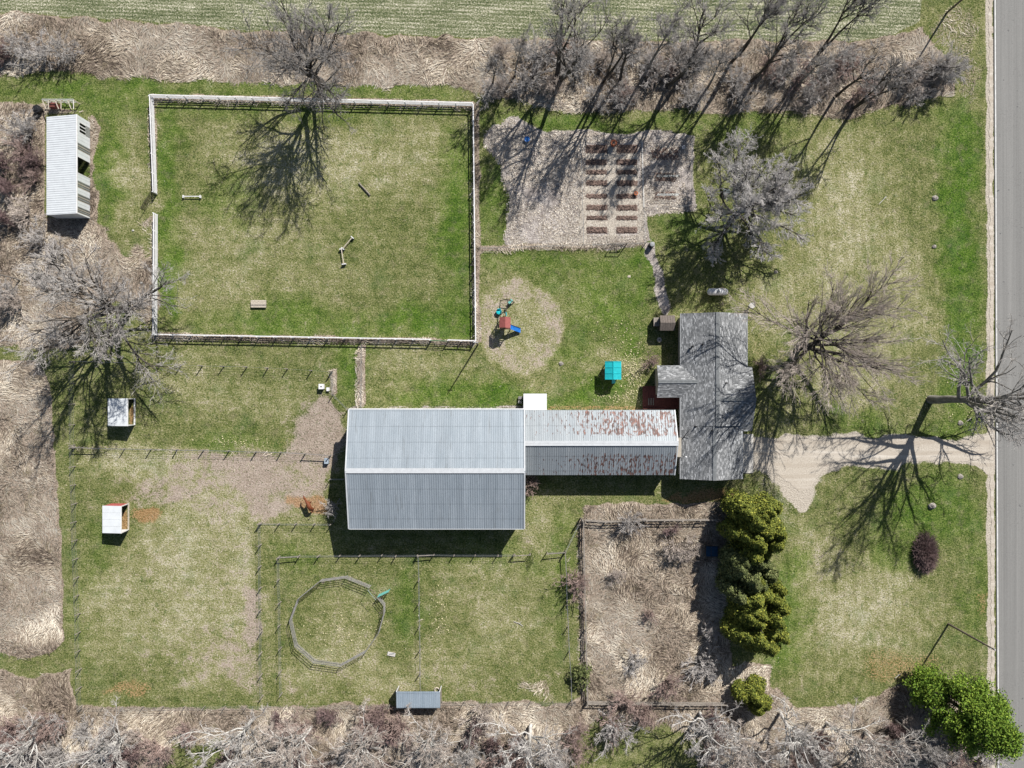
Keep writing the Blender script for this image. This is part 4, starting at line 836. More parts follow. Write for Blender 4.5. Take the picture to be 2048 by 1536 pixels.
def gable(x0, x1, y0, y1, axis, he_, hr_, clip=None, wall=True, ov=.35):
    mb = MB()
    if wall:
        ox, oy = ov, ov; gable_walls(mb, x0+ox, x1-ox, y0+oy, y1-oy, he_-.15, hr_-.2, axis); mb.build('wall', M['siding'], house)
    md = MB()
    if axis == 'y':
        xm = (x0+x1)/2; rise = hr_-he_; Ls = math.hypot(xm-x0, rise)
        md.add([(x0, y0, he_), (xm, y0, hr_), (x1, y0, he_), (x0, y1, he_), (xm, y1, hr_), (x1, y1, he_), (x0, y0, he_-.15), (x1, y0, he_-.15), (x0, y1, he_-.15), (x1, y1, he_-.15), (xm, y0, hr_-.15), (xm, y1, hr_-.15)],
               [(0, 1, 4, 3), (1, 2, 5, 4), (6, 8, 11, 10), (10, 11, 9, 7), (0, 6, 10, 1), (1, 10, 7, 2), (3, 4, 11, 8), (4, 5, 9, 11), (0, 3, 8, 6), (2, 7, 9, 5)])
        md.build('roof_deck', M['roof_deck'], house); up1 = Vector((xm-x0, 0, rise)).normalized(); up2 = Vector((xm-x1, 0, rise)).normalized()
        shingles('shingles', Vector((x0, y0, he_)), Vector((0, 1, 0)), up1, y1-y0, Ls, house, clip); shingles('shingles', Vector((x1, y0, he_)), Vector((0, 1, 0)), up2, y1-y0, Ls, house, clip)
        for s_ in (-1, 1):
            mb = MB(); mb.beam((xm+s_*.11, y0, hr_+.01), (xm+s_*.11, y1, hr_+.01), .24, .05); mb.build('ridge_cap', M['ridge_sh'], house)
    else:
        ym = (y0+y1)/2; rise = hr_-he_; Ls = math.hypot(ym-y0, rise)
        md.add([(x0, y0, he_), (x0, ym, hr_), (x0, y1, he_), (x1, y0, he_), (x1, ym, hr_), (x1, y1, he_), (x0, y0, he_-.15), (x0, y1, he_-.15), (x1, y0, he_-.15), (x1, y1, he_-.15), (x0, ym, hr_-.15), (x1, ym, hr_-.15)],
               [(0, 3, 4, 1), (1, 4, 5, 2), (6, 10, 11, 8), (10, 7, 9, 11), (0, 1, 10, 6), (1, 2, 7, 10), (3, 8, 11, 4), (4, 11, 9, 5), (0, 6, 8, 3), (2, 5, 9, 7)])
        md.build('roof_deck', M['roof_deck'], house); up1 = Vector((0, ym-y0, rise)).normalized(); up2 = Vector((0, ym-y1, rise)).normalized()
        shingles('shingles', Vector((x0, y0, he_)), Vector((1, 0, 0)), up1, x1-x0, Ls, house, clip); shingles('shingles', Vector((x0, y1, he_)), Vector((1, 0, 0)), up2, x1-x0, Ls, house, clip)
        for s_ in (-1, 1):
            mb = MB(); mb.beam((x0, ym+s_*.11, hr_+.01), (x1, ym+s_*.11, hr_+.01), .24, .05); mb.build('ridge_cap', M['ridge_sh'], house)
mx0, mx1 = X_(1362), X_(1493.5); myN, myS = Y_(627), Y_(851)
gable(mx0, mx1, myS, myN, 'y', HE, HR)
gx0, gx1 = X_(1361.5), X_(1484); gyS = Y_(958)
gable(gx0, gx1, gyS, myS-.01, 'y', HE-.02, HR-.22)
mxm = (mx0+mx1)/2
gable(mxm+.3, X_(1504), Y_(862), Y_(733), 'x', HE, HR-.12)
wy0, wy1 = Y_(795), Y_(731)
gable(X_(1314), mx0+2.3, wy0, wy1, 'x', HE, HE+.4*(wy1-wy0)/2)
# vents and pipes
def vent(px, py, z, h_, r):
    p = G(px, py, z); mb = MB(); mb.lathe((p.x, p.y, p.z-.4), [(r*1.8, 0), (r*1.8, .42), (r, .44), (r, .4+h_)], 8); mb.build('vent_pipe', M['black'], house)
for px, py, z, h_, r in ((1385, 693, 3.9, .4, .07), (1405, 689, 4.3, .55, .07), (1380, 697, 3.8, .3, .06), (1452, 766, 4.5, .8, .07), (1391, 853, 3.9, .45, .08), (1424, 861, 4.6, .4, .07)): vent(px, py, z, h_, r)
mb = MB(); p = G(1362, 881, 3.2); q = G(1380, 858, 3.75); mb.tube([p+Vector((-.1, 0, -.3)), p+Vector((0, 0, .12)), p.lerp(q, .5)+Vector((0, 0, .12)), q+Vector((0, 0, .1))], .05, 6, .03)
mb.tube([p.lerp(q, .5)+Vector((0, 0, .12)), p.lerp(q, .5)+Vector((.55, -.25, .3))], .03, 5); mb.build('antenna_boom', M['black'], house)
# gutters, doors, windows
for x, ya, yb in ((mx0-.06, wy1, myN), (gx0-.06, gyS, wy0), (mx1+.06, Y_(733), myN), (gx1+.06, gyS, Y_(862))):
    mb = MB(); mb.beam((x, ya, HE-.05), (x, yb, HE-.05), .13, .11); mb.build('gutter', M['trim'], house)
def win(x, y, ax, wv=1.2, z=1.5, hv=1.1):
    mb = MB(); mb.box((x, y, z), (.06, wv, hv) if ax == 'y' else (wv, .06, hv)); f_ = mb.build('window_frame', M['white_paint'], house)
    mb = MB(); mb.box((x, y, z), (.075, wv-.16, hv-.16) if ax == 'y' else (wv-.16, .075, hv-.16)); o = mb.build('pane', M['glass'], house); o.parent = f_
for py in (655, 690, 720, 880, 930): win(mx0+.33, Y_(py), 'y')
for py in (650, 690): win(mx1-.33, Y_(py), 'y')
win(X_(1504)-.33, Y_(780), 'y', 2.2); win(X_(1504)-.33, Y_(820), 'y', 1.2)
for px in (1395, 1450): win(X_(px), myN-.33, 'x'); win(X_(px), gyS+.33, 'x')
mb = MB(); mb.box((gx1-.33, Y_(905), 1.1), (.07, 4.6, 2.2)); mb.build('garage_door', M['white_paint'], house)
mb = MB(); mb.box((X_(1340), wy0+.33, 1.05), (1.0, .07, 2.1)); mb.build('door', M['red_wood'], house)

# --- deck in the angle of house and shed
p0, p1 = G(1284, 818), G(1362, 772)
t = thing('deck', 'dark reddish wooden deck in the shade between house and rusty shed', 'deck', ((p0.x+p1.x)/2, (p0.y+p1.y)/2, 0))
n = 20; wx = (p1.x-p0.x)/n; pm = MB(); pm.box((0, 0, 0), (wx-.02, p1.y-p0.y, .05)); pme = pm.mesh('plank', M['red_wood'])
for i in range(n): link('plank', pme, t, (p0.x+(i+.5)*wx-t.location.x, 0, .42))
for i in range(5):
    for q, d_ in ((i/4, 0),):
        mb = MB(); x = p0.x+(p1.x-p0.x)*q*.5; mb.box((x, p0.y+.05, .9), (.08, .08, 1.0)); mb.build('post', M['red_wood'], t)
for z in (.75, 1.05, 1.38):
    mb = MB(); mb.beam((p0.x, p0.y+.05, z), (p0.x+(p1.x-p0.x)*.5, p0.y+.05, z), .05, .09); mb.build('rail', M['red_wood'], t)
for i in range(3):
    mb = MB(); s0 = G(1296+i*4.5, 803); mb.box((s0.x, s0.y, .36-i*.0+.12), (.12, 1.0, .3)); mb.build('step', M['old_wood'], t)

# --- smoke-house style little shed and bin by the house
a, b_ = G(1320, 661, 2.0), G(1350, 631, 2.0); t = thing('small_shed', 'small dark brown gabled shed beside the northwest corner of the house', 'shed', ((a.x+b_.x)/2, (a.y+b_.y)/2, 0)); ym = (a.y+b_.y)/2
mb = MB(); gable_walls(mb, a.x+.12, b_.x-.12, a.y+.12, b_.y-.12, 1.85, 2.3, 'x'); mb.build('wall', M['dark_wood'], t)
M['brown_roof'] = simple('brown_shed_roof', (.15, .125, .11), .3, 4, .8)
for y in (a.y, b_.y):
    for i in range(6):
        x0 = a.x+(b_.x-a.x)*i/6; x1 = a.x+(b_.x-a.x)*(i+1)/6-.02; mb = MB(); mb.beam(((x0+x1)/2, y, 1.95), ((x0+x1)/2, ym, 2.42), x1-x0, .05); mb.build('roof_board', M['brown_roof'], t)
p = G(1310, 645); t = thing('wood_rack', 'dark covered rack standing against the west side of the small brown shed', 'rack', (p.x, p.y, 0))
mb = MB(); mb.box((p.x, p.y, .5), (.7, 1.1, 1.0)); mb.build('body', M['black'], t); mb = MB(); mb.box((p.x, p.y, 1.05), (.8, 1.2, .08)); mb.build('lid', M['old_wood'], t)
p = G(1317.5, 680); t = thing('patio_stool', 'round pale stool with a dark centre on the grass by the shadow of the house', 'stool', (p.x, p.y, 0))
mb = MB(); mb.lathe((p.x, p.y, 0), [(.14, 0), (.12, .4)], 10); mb.build('pedestal', M['old_wood'], t); mb = MB(); mb.lathe((p.x, p.y, .4), [(.32, 0), (.34, .05), (.12, .06)], 14); mb.build('seat', M['pale_wood'], t)
mb = MB(); mb.lathe((p.x, p.y, .46), [(.09, 0), (.07, .05)], 10); mb.build('cap', M['black'], t)

# --- long white open-fronted shed (northwest)
wx0, wx1 = G(93, 0, 2.1).x, G(180, 0, 0).x; wyN, wyS = G(0, 229, 3.0).y, G(0, 427, 3.0).y
t = thing('long_white_shed', 'long white metal run-in shed with windows and a dark doorway on its east side', 'shed', ((wx0+wx1)/2, (wyN+wyS)/2, 0))
n = 22; W = (wyN-wyS)/n; L = math.hypot(wx1-wx0, .95); me = rib_sheet(W-.004, L, 2, .03, .08); me.materials.append(M['white_metal']); a = math.atan2(.95, wx1-wx0)
for i in range(n):
    o = bpy.data.objects.new('roof_sheet', me); COL.objects.link(o); o.parent = t
    o.matrix_local = Matrix.Translation(Vector((wx0, wyN-i*W, 2.1))-t.location) @ Matrix.Rotation(-math.pi/2, 4, 'Z') @ Matrix.Rotation(a, 4, 'X')
mb = MB(); mb.beam((wx1+.02, wyS, 3.05), (wx1+.02, wyN, 3.05), .12, .16); mb.build('fascia', M['white_paint'], t)
mb = MB(); mb.box((wx0+.1, (wyN+wyS)/2, 1.0), (.06, wyN-wyS-.1, 2.1)); mb.build('back_wall', M['white_metal'], t)
for y in (wyN-.06, wyS+.06):
    mb = MB(); mb.add([(wx0+.1, y-.03, 0), (wx1, y-.03, 0), (wx1, y-.03, 2.95), (wx0+.1, y-.03, 2.1), (wx0+.1, y+.03, 0), (wx1, y+.03, 0), (wx1, y+.03, 2.95), (wx0+.1, y+.03, 2.1)], [(0, 1, 2, 3), (7, 6, 5, 4), (0, 4, 5, 1), (1, 5, 6, 2), (3, 2, 6, 7), (0, 3, 7, 4)]); mb.build('end_wall', M['white_metal'], t)
# east front, bay by bay: (y from the north as a fraction, kind)
def ysh(py): return G(0, py, 3.0).y
bays = [(229, 241, 'w'), (241, 262, 'win'), (262, 284, 'w'), (284, 298, 'g'), (298, 311, 'w'), (311, 346, 'door'), (346, 360, 'w'), (360, 374, 'g'), (374, 386, 'w'), (386, 400, 'g'), (400, 412, 'w'), (412, 424, 'g'), (424, 427, 'w')]
for a_, b_, k in bays:
    y0, y1 = ysh(b_), ysh(a_); yc = (y0+y1)/2; wv = y1-y0
    if k == 'w':
        m_ = max(1, round(wv/.45))
        for i in range(m_):
            mb = MB(); mb.box((wx1, y0+(i+.5)*wv/m_, 1.48), (.05, wv/m_-.025, 2.96)); mb.build('siding_panel', M['white_metal'], t)
    elif k == 'g':
        for i in range(6):
            mb = MB(); mb.box((wx1-.03+(i % 2)*.05, y0+(i+.5)*wv/6, 1.45), (.04, wv/6-.03, 2.9)); mb.build('slat', M['grey_panel'] if i % 3 else M['siding'], t)
    elif k == 'win':
        for z0, z1, m_ in ((0, 1.05, 'grey_panel'), (2.45, 2.96, 'white_metal')):
            mb = MB(); mb.box((wx1, yc, (z0+z1)/2), (.05, wv, z1-z0)); mb.build('wall_panel', M[m_], t)
        for i in range(4):
            mb = MB(); mb.box((wx1, y0+i*wv/3, 1.75), (.07, .12, 1.4)); mb.build('window_post', M['white_paint'], t)
    else:
        for y in (y0+.05, y1-.05):
            mb = MB(); mb.box((wx1, y, 1.45), (.1, .12, 2.9)); mb.build('door_post', M['white_paint'], t)
# timber pen on its north end
p0, p1 = G(98, 226), G(160, 208); t = thing('timber_pen', 'unfinished pen of pale timbers against the north end of the long white shed', 'pen', ((p0.x+p1.x)/2, p1.y, 0))
for i in range(6):
    x = p0.x+(p1.x-p0.x)*i/5; mb = MB(); mb.box((x, p1.y, .75), (.10, .10, 1.5)); mb.build('post', M['pale_wood'], t)
    mb = MB(); mb.beam((x, p1.y, 1.45), (x+(.0 if i % 2 else .55), p0.y, 1.45), .09, .09); mb.build('beam', M['pale_wood'], t)
for z in (.5, 1.0, 1.5):
    mb = MB(); mb.beam((p0.x, p1.y+.06, z), (p1.x, p1.y+.06, z), .05, .12); mb.build('rail', M['white_paint'], t)
mb = MB(); mb.beam((p1.x, p1.y, 1.45), (p1.x, p0.y, 1.45), .05, .12); mb.build('rail', M['white_paint'], t)
mb = MB(); mb.box((p0.x+1.1, p1.y-.45, .5), (1.2, .6, .9)); mb.build('feed_box', M['red_wood'], t)
p = G(80, 222); t = thing('water_trough', 'dark blue-black tank standing in dead grass by the north end of the long white shed', 'tank', (p.x, p.y, 0))
mb = MB(); mb.lathe((p.x, p.y, 0), [(.55, 0), (.62, .75), (.55, .85)], 8); mb.build('body', M['black'], t); mb = MB(); mb.lathe((p.x, p.y, .86), [(.4, 0), (.3, .12)], 8); mb.build('lid', M['black'], t)

# --- run-in shelters in the west paddocks
def shelter(label, x0, x1, y0, y1, open_px, hf, hb, red=False, mat='white_metal'):
    """x0..x1 roof pixels, front (open) side east"""
    a = G(x0, y1, hb); b_ = G(x1, y0, hf); xf = G(open_px, 0, 0).x; t = thing('run_in_shelter', label, 'shelter', ((a.x+b_.x)/2, (a.y+b_.y)/2, 0))
    ys, yn = a.y, b_.y; n = 4; 
    for i in range(n):
        y = ys+(i+.5)*(yn-ys)/n; mb = MB(); mb.beam((a.x, y, hb), (b_.x, y, hf), (yn-ys)/n-.015, .06); mb.build('roof_panel', M[mat], t)
    mb = MB(); mb.beam((b_.x+.03, ys, hf), (b_.x+.03, yn, hf), .08, .16); mb.build('fascia', M['white_paint'], t)
    mb = MB(); mb.box((a.x+.12, (ys+yn)/2, hb/2-.05), (.06, yn-ys-.1, hb-.1)); mb.build('back_wall', M['white_paint'], t)
    for y in (ys+.06, yn-.06):
        mb = MB(); xf2 = xf-.05; mb.add([(a.x+.1, y-.03, 0), (xf2, y-.03, 0), (b_.x, y-.03, hf-.08), (a.x+.1, y-.03, hb-.05), (a.x+.1, y+.03, 0), (xf2, y+.03, 0), (b_.x, y+.03, hf-.08), (a.x+.1, y+.03, hb-.05)], [(0, 1, 2, 3), (7, 6, 5, 4), (0, 4, 5, 1), (1, 5, 6, 2), (3, 2, 6, 7), (0, 3, 7, 4)])
        mb.build('side_wall', M['pink_paint'] if red and y > (ys+yn)/2 else M['white_paint'], t)
        mb = MB(); mb.beam((xf2, y, .02), (b_.x+.02, y, hf-.05), .10, .10); mb.build('corner_post', M['white_paint'], t)
    mb = MB(); mb.beam((xf, ys+.05, .1), (xf, yn-.05, .1), .14, .2); mb.build('sill', M['pale_wood'] if red else M['white_paint'], t)
shelter('white-roofed open shelter in the upper west paddock', 216, 255, 797, 852, 270, 2.3, 2.0)
shelter('white-roofed open shelter with a reddish side wall in the lower west paddock', 205, 242, 1012, 1066, 258, 2.3, 2.0, True)
a = G(793, 1416, 2.0); b_ = G(880, 1383, 2.35); t = thing('run_in_shelter', 'blue-grey metal-roofed shelter under bare branches at the edge of the southern thicket', 'shelter', ((a.x+b_.x)/2, (a.y+b_.y)/2, 0))
metal_roof(t, a.x, b_.x, a.y, b_.y, 2.0, 2.35, M['small_galv'], .8, 3, .03, .07)
mb = MB(); mb.box(((a.x+b_.x)/2, a.y+.15, .95), (b_.x-a.x-.1, .06, 1.9)); mb.build('back_wall', M['old_wood'], t)
yf = G(0, 1372).y
for x in (a.x+.04, b_.x-.04):
    mb = MB(); mb.add([(x-.04, a.y+.1, 0), (x-.04, yf, 0), (x-.04, b_.y, 2.3), (x-.04, a.y+.1, 1.95), (x+.04, a.y+.1, 0), (x+.04, yf, 0), (x+.04, b_.y, 2.3), (x+.04, a.y+.1, 1.95)], [(0, 1, 2, 3), (7, 6, 5, 4), (0, 4, 5, 1), (1, 5, 6, 2), (3, 2, 6, 7), (0, 3, 7, 4)]); mb.build('side_wall', M['old_wood'], t)
    mb = MB(); mb.beam((x, yf, 0), (x, b_.y, 2.35), .10, .10); mb.build('corner_post', M['white_paint'], t)
p = G(874, 1379); t = thing('tyre', 'pale round tyre at the right front corner of the blue-grey shelter', 'tyre', (p.x, p.y, 0))
def ring(c, R_, r_, n=18, k=6, vert=False):
    mb = MB(); 
    for i in range(n):
        a = 2*math.pi*i/n
        for j in range(k):
            b_ = 2*math.pi*j/k; q = R_+r_*math.cos(b_); v = (q*math.cos(a), q*math.sin(a), r_*math.sin(b_)); v = (v[0], v[2], v[1]) if vert else v
            mb.v.append((c[0]+v[0], c[1]+v[1], c[2]+v[2]))
    for i in range(n):
        for j in range(k): mb.f.append((i*k+j, ((i+1) % n)*k+j, ((i+1) % n)*k+(j+1) % k, i*k+(j+1) % k))
    return mb
ring((p.x, p.y, .12), .3, .1).build('casing', M['pale_wood'], t)
# dark sheet-metal roof and scrap in the southwest thicket
p = G(218, 1506, 1.8); t = thing('tin_hut', 'low hut with a dark blue corrugated roof under the whitish tree in the southwest corner', 'shed', (p.x, p.y, 0))
for i in range(5):
    mb = MB(); o = (i-2)*.62; c_, s_ = math.cos(.95), math.sin(.95)
    mb.beam((p.x-1.5*c_+o*s_, p.y-1.5*s_-o*c_, 1.75), (p.x+1.5*c_+o*s_, p.y+1.5*s_-o*c_, 1.95), .6, .05); mb.build('roof_sheet', M['trim'], t)
mb = MB(); mb.box((p.x, p.y, .85), (2.6, 2.6, 1.7), .95); mb.build('wall', M['old_wood'], t)
mb = MB(); c_, s_ = math.cos(.95), math.sin(.95); mb.beam((p.x-1.6*c_-1.6*s_, p.y-1.6*s_+1.6*c_, 1.8), (p.x+1.6*c_-1.6*s_, p.y+1.6*s_+1.6*c_, 2.0), .14, .1); mb.build('edge_board', M['white_paint'], t)
p = G(78, 1522); t = thing('scrap_pile', 'heap of pale blue and white sheet scrap in the far southwest thicket', 'scrap heap', (p.x, p.y, 0))
for i in range(9):
    mb = MB(); q = p+Vector((R.uniform(-.9, .9), R.uniform(-.8, .8), .2+i*.06)); an = R.uniform(0, 3); mb.beam(q-Vector((math.cos(an)*.6, math.sin(an)*.6, .1)), q+Vector((math.cos(an)*.6, math.sin(an)*.6, .15)), .4, .03); mb.build('sheet', M[R.choice(['white_paint', 'galv', 'small_galv'])], t)

# ================================================================== FENCES
def box_mesh(name, d, mat, zc=0):
    mb = MB(); mb.box((0, 0, zc), d); return mb.mesh(name, mat)
def board_fence(name, label, path, spacing, ph, rails, mat, pw=.12, rh=.13, rt=.055, jig=.0, cat='fence', wavy=0):
    """path: ground plan points in order; each rail between two posts is a board of its own"""
    P = [G(*q) for q in path]; t = thing(name, label, cat, (*((P[0]+P[-1])/2).xy, 0)); pm = box_mesh('post', (pw, pw, ph+.1), M[mat], ph/2-.05); posts = []
    for a, b_ in zip(P, P[1:]):
        n = max(1, round((b_-a).length/spacing)); posts += [a.lerp(b_, i/n) for i in range(n)]
    posts.append(P[-1]); rm = {}
    for q in posts:
        o = link('post', pm, t, q-t.location); o.rotation_euler = (R.uniform(-jig, jig), R.uniform(-jig, jig), 0)
    for a, b_ in zip(posts, posts[1:]):
        L = (b_-a).length; key = round(L, 2); an = math.atan2(b_.y-a.y, b_.x-a.x)
        for z, h_ in rails:
            k2 = (key, h_)
            if k2 not in rm: rm[k2] = box_mesh('rail', (key-.01, rt if h_ > .101 else .13, h_), M[mat])
            side = Vector((-math.sin(an), math.cos(an), 0))*(pw/2+rt/2+.004)
            o = link('rail', rm[k2], t, (a+b_)/2-t.location+Vector((0, 0, z+R.uniform(-1, 1)*wavy))+side); o.rotation_euler = (0, R.uniform(-1, 1)*wavy/L, an)
    return t
AR = [(.24, .14), (.53, .14), (.82, .14), (1.26, .10)]
board_fence('board_fence', 'long white board fence on the north side of the riding arena', [(308, 198), (946, 214)], 2.42, 1.35, AR, 'white_paint', jig=.01)
board_fence('board_fence', 'white board fence down the east side of the riding arena', [(946, 215), (951, 683)], 2.42, 1.35, AR, 'white_paint', jig=.01)
board_fence('board_fence', 'upper white board fence on the west side of the riding arena, above the open gate', [(307, 199), (314, 388)], 2.42, 1.35, AR, 'white_paint', jig=.01)
board_fence('board_fence', 'lower white board fence on the west side of the riding arena, below the open gate', [(315, 430), (314, 670)], 2.42, 1.35, AR, 'white_paint', jig=.01)
board_fence('board_fence', 'long white board fence south of the riding arena, left of the green gate', [(314, 671), (862, 681)], 2.42, 1.35, AR, 'white_paint', jig=.01)
board_fence('board_fence', 'short white board fence at the arena southeast corner, right of the green gate', [(897, 682), (950, 684)], 2.0, 1.35, AR, 'white_paint', jig=.01)
def tube_gate(name, label, a, b_, h_, nr, mat, z0=.25, verticals=2, r=.025, cat='gate'):
    a = Vector((a.x, a.y, 0)); b_ = Vector((b_.x, b_.y, 0)); t = thing(name, label, cat, ((a.x+b_.x)/2, (a.y+b_.y)/2, 0))
    for i in range(nr):
        z = z0+(h_-z0)*i/(nr-1); mb = MB(); mb.tube([a+Vector((0, 0, z)), b_+Vector((0, 0, z))], r*1.25, 6); mb.build('rail', M[mat], t)
    for i in range(verticals+2):
        q = a.lerp(b_, i/(verticals+1)); mb = MB(); mb.tube([q+Vector((0, 0, z0 if 0 < i <= verticals else .0)), q+Vector((0, 0, h_+.02))], r*(1.5 if i in (0, verticals+1) else 1), 6); mb.build('upright', M[mat], t)
    return t
tube_gate('metal_gate', 'green tube gate in the south fence of the riding arena', G(863, 682), G(896, 683), 1.25, 5, 'green_paint', r=.035)
tube_gate('metal_gate', 'dark tube gate swung open at the gap in the west side of the riding arena', G(311, 388), G(290, 421), 1.3, 6, 'black', r=.03)
# dark split-rail fence round the matted-grass paddock
SR = [(.40, .12), (.80, .12), (1.18, .12)]
board_fence('rail_fence', 'weathered split-rail fence on the west side of the matted grass paddock', [(1164, 1040), (1167, 1180), (1170, 1300), (1172, 1405)], 2.6, 1.35, SR, 'old_wood', .14, .12, .10, .05, wavy=.05)
board_fence('rail_fence', 'weathered split-rail fence on the north side of the matted grass paddock', [(1168, 1040), (1210, 1043), (1290, 1040), (1430, 1039)], 2.6, 1.35, SR, 'old_wood', .14, .12, .10, .06, wavy=.06)
board_fence('rail_fence', 'weathered split-rail fence on the south side of the matted grass paddock', [(1173, 1402), (1300, 1404), (1450, 1405)], 2.6, 1.3, SR, 'old_wood', .14, .12, .10, .06, wavy=.05)
def wire_fence(label, pts, ph=1.35, wires=(.35, .7, 1.05, 1.3), pr=.085, mat='old_wood', top=None, braces=(), wr=.013):
    """pts: post positions; each post a part, each wire one long part"""
    P = [G(*q) for q in pts]; t = thing('wire_fence', label, 'fence', (*((P[0]+P[-1])/2).xy, 0)); mb = MB(); mb.lathe((0, 0, -.1), [(pr, 0), (pr*.85, ph+.1)], 6); pm = mb.mesh('post', M[mat])
    for q in P:
        o = link('post', pm, t, q-t.location); o.rotation_euler = (R.uniform(-.05, .05), R.uniform(-.05, .05), R.random())
        o.scale = (1, 1, R.uniform(.9, 1.08))
    for z in wires:
        mb = MB(); mb.tube([q+Vector((0, 0, z+R.uniform(-.02, .02))) for q in P], wr, 3); mb.build('wire', M['galv'], t)
    for (i, j) in braces:
        mb = MB(); mb.beam(P[i]+Vector((0, 0, 1.1)), P[j]+Vector((0, 0, .95)), .09, .09); mb.build('brace', M[mat], t)
    return t
def lerp_pts(a, b_, n, jit=1.2):
    return [(a[0]+(b_[0]-a[0])*i/n+R.uniform(-jit, jit)*(0 < i < n), a[1]+(b_[1]-a[1])*i/n) for i in range(n+1)]
wire_fence('wire fence along the north edge of the upper west paddock', [(150, 723), (196, 724), (237, 725), (278, 726), (322, 728), (363, 730), (405, 732), (448, 733), (494, 734), (536, 736), (575, 738), (624, 741), (663, 744)])
wire_fence('wire fence between the upper and lower west paddocks', [(150, 893), (199, 896), (250, 897), (303, 898), (355, 899), (408, 900), (459, 901), (513, 903), (563, 904), (612, 906), (662, 910)], braces=((0, 1), (9, 10)))
wire_fence('wire fence down the west boundary beside the tall dead field', lerp_pts((150, 896), (165, 1410), 14), pr=.075)
wire_fence('wire fence down the far west side of the upper paddock', lerp_pts((150, 726), (150, 890), 4), pr=.075)
wire_fence('wire fence on the west side of the round pen paddock lane', lerp_pts((522, 1045), (526, 1390), 8))
wire_fence('short wire fence from the paddock lane to the barn corner', lerp_pts((524, 1046), (665, 1047), 4))
wire_fence('wire fence immediately west of the round pen', lerp_pts((560, 1112), (565, 1385), 6), pr=.075)
wire_fence('wire fence south of the barn, north of the round pen', [(560, 1112), (600, 1110), (640, 1110), (682, 1109), (722, 1109), (766, 1108), (793, 1109), (836, 1108), (869, 1107), (909, 1108), (951, 1108), (996, 1108), (1028, 1108)], braces=((0, 1), (7, 8)))
wire_fence('wire fence between the round pen paddock and the paddock to its east', lerp_pts((838, 1110), (843, 1392), 6), pr=.08)
wire_fence('wire fence on the east side of the paddock east of the round pen', lerp_pts((1130, 1106), (1143, 1400), 6), pr=.08, braces=((0, 1),))
wire_fence('wire fence along the south boundary in front of the thicket', lerp_pts((165, 1414), (780, 1408), 15), pr=.05)
wire_fence('wire fence along the south boundary right of the blue-grey shelter', lerp_pts((885, 1402), (1150, 1402), 6), pr=.05)
wire_fence('wire fence slanting from the white water tanks to the barn', [(666, 742), (667, 788), (697, 818)], pr=.07)
wire_fence('wire fence running from the arena toward the barn along the dead grass windrow', lerp_pts((725, 690), (724, 815), 4), pr=.03, ph=1.2)
wire_fence('short wire fence from the west paddocks to the barn wall', [(661, 912), (676, 905), (692, 900)], pr=.05)
wire_fence('short wire fence behind the horse to the barn', [(662, 957), (690, 957)], pr=.07)
tube_gate('metal_gate', 'open wire-filled gate hanging near the northeast post of the paddock east of the round pen', G(1063, 1106), G(1066, 1124), 1.35, 6, 'black', verticals=4, r=.02)
tube_gate('metal_gate', 'closed tube gate between the two gateposts north of the paddock east of the round pen', G(1030, 1108), G(1060, 1106), 1.2, 2, 'old_wood', z0=1.15, verticals=0, r=.04)
wire_fence('wire fence from the barn side to the split-rail corner', [(1094, 1104), (1130, 1102), (1158, 1044)], pr=.07, braces=((0, 1),))
for (px, py, lab) in ((1161, 1036, 'stout leaning timber post at the northwest corner of the matted grass paddock'),):
    p = G(px, py); t = thing('timber_post', lab, 'post', (p.x, p.y, 0)); mb = MB(); mb.tube([p+Vector((0, 0, -.1)), p+Vector((.1, .1, 2.3))], .11, 7); mb.build('shaft', M['old_wood'], t); mb = MB(); mb.beam(p+Vector((0, 0, 1.9)), p+Vector((.7, -.9, .1)), .1, .1); mb.build('brace', M['old_wood'], t)

# --- round pen of metal panels
PEN = [(758, 1189), (771, 1205), (771, 1221), (760, 1260.6), (734, 1298), (685, 1325), (632.5, 1317.6), (596, 1285.6), (585, 1235.6), (601, 1193), (645, 1157.5), (695, 1150.5), (742.7, 1170)]
LBL = ['small panel beside the teal gate', 'narrow panel on the east side', 'panel on the east side', 'panel on the southeast side', 'panel at the lower right', 'panel at the bottom', 'panel at the lower left', 'panel on the west side', 'panel on the upper west side', 'panel at the upper left', 'panel at the top', 'panel at the upper right']
t = thing('round_pen', 'round horse pen of steel tube panels on the grass south of the barn', 'pen', (*G(678, 1240).xy, 0))
for i, (a, b_) in enumerate(zip(PEN, PEN[1:])):
    A0, B0 = G(*a), G(*b_); A0 = A0.lerp(B0, .01); q = thing('panel', LBL[i], None, (A0+B0)/2-t.location); q.parent = t; del q['label']
    org = (A0+B0)/2
    for k in range(5):
        z = .3+k*.3; mb = MB(); mb.tube([A0+Vector((0, 0, z)), B0+Vector((0, 0, z))], .033, 6); me = mb.mesh('rail', M['pen_tube'], org); link('rail', me, q)
    for k in range(4):
        c = A0.lerp(B0, k/3); mb = MB(); mb.tube([c+Vector((0, 0, .05 if k in (0, 3) else .3)), c+Vector((0, 0, 1.55))], .032 if k in (0, 3) else .022, 6); link('upright', mb.mesh('upright', M['pen_tube'], org), q)
a, b_ = G(742.7, 1170), G(758, 1189); mb = MB(); mb.tube([a, a+Vector((0, 0, 2.5)), b_+Vector((0, 0, 2.5)), b_], .035, 6); mb.build('gate_bow', M['steel'], t)
tube_gate('pen_gate', 'teal tube gate swung outward from the round pen', G(759, 1188), G(780, 1178), 1.5, 6, 'teal_paint', verticals=2, r=.035)

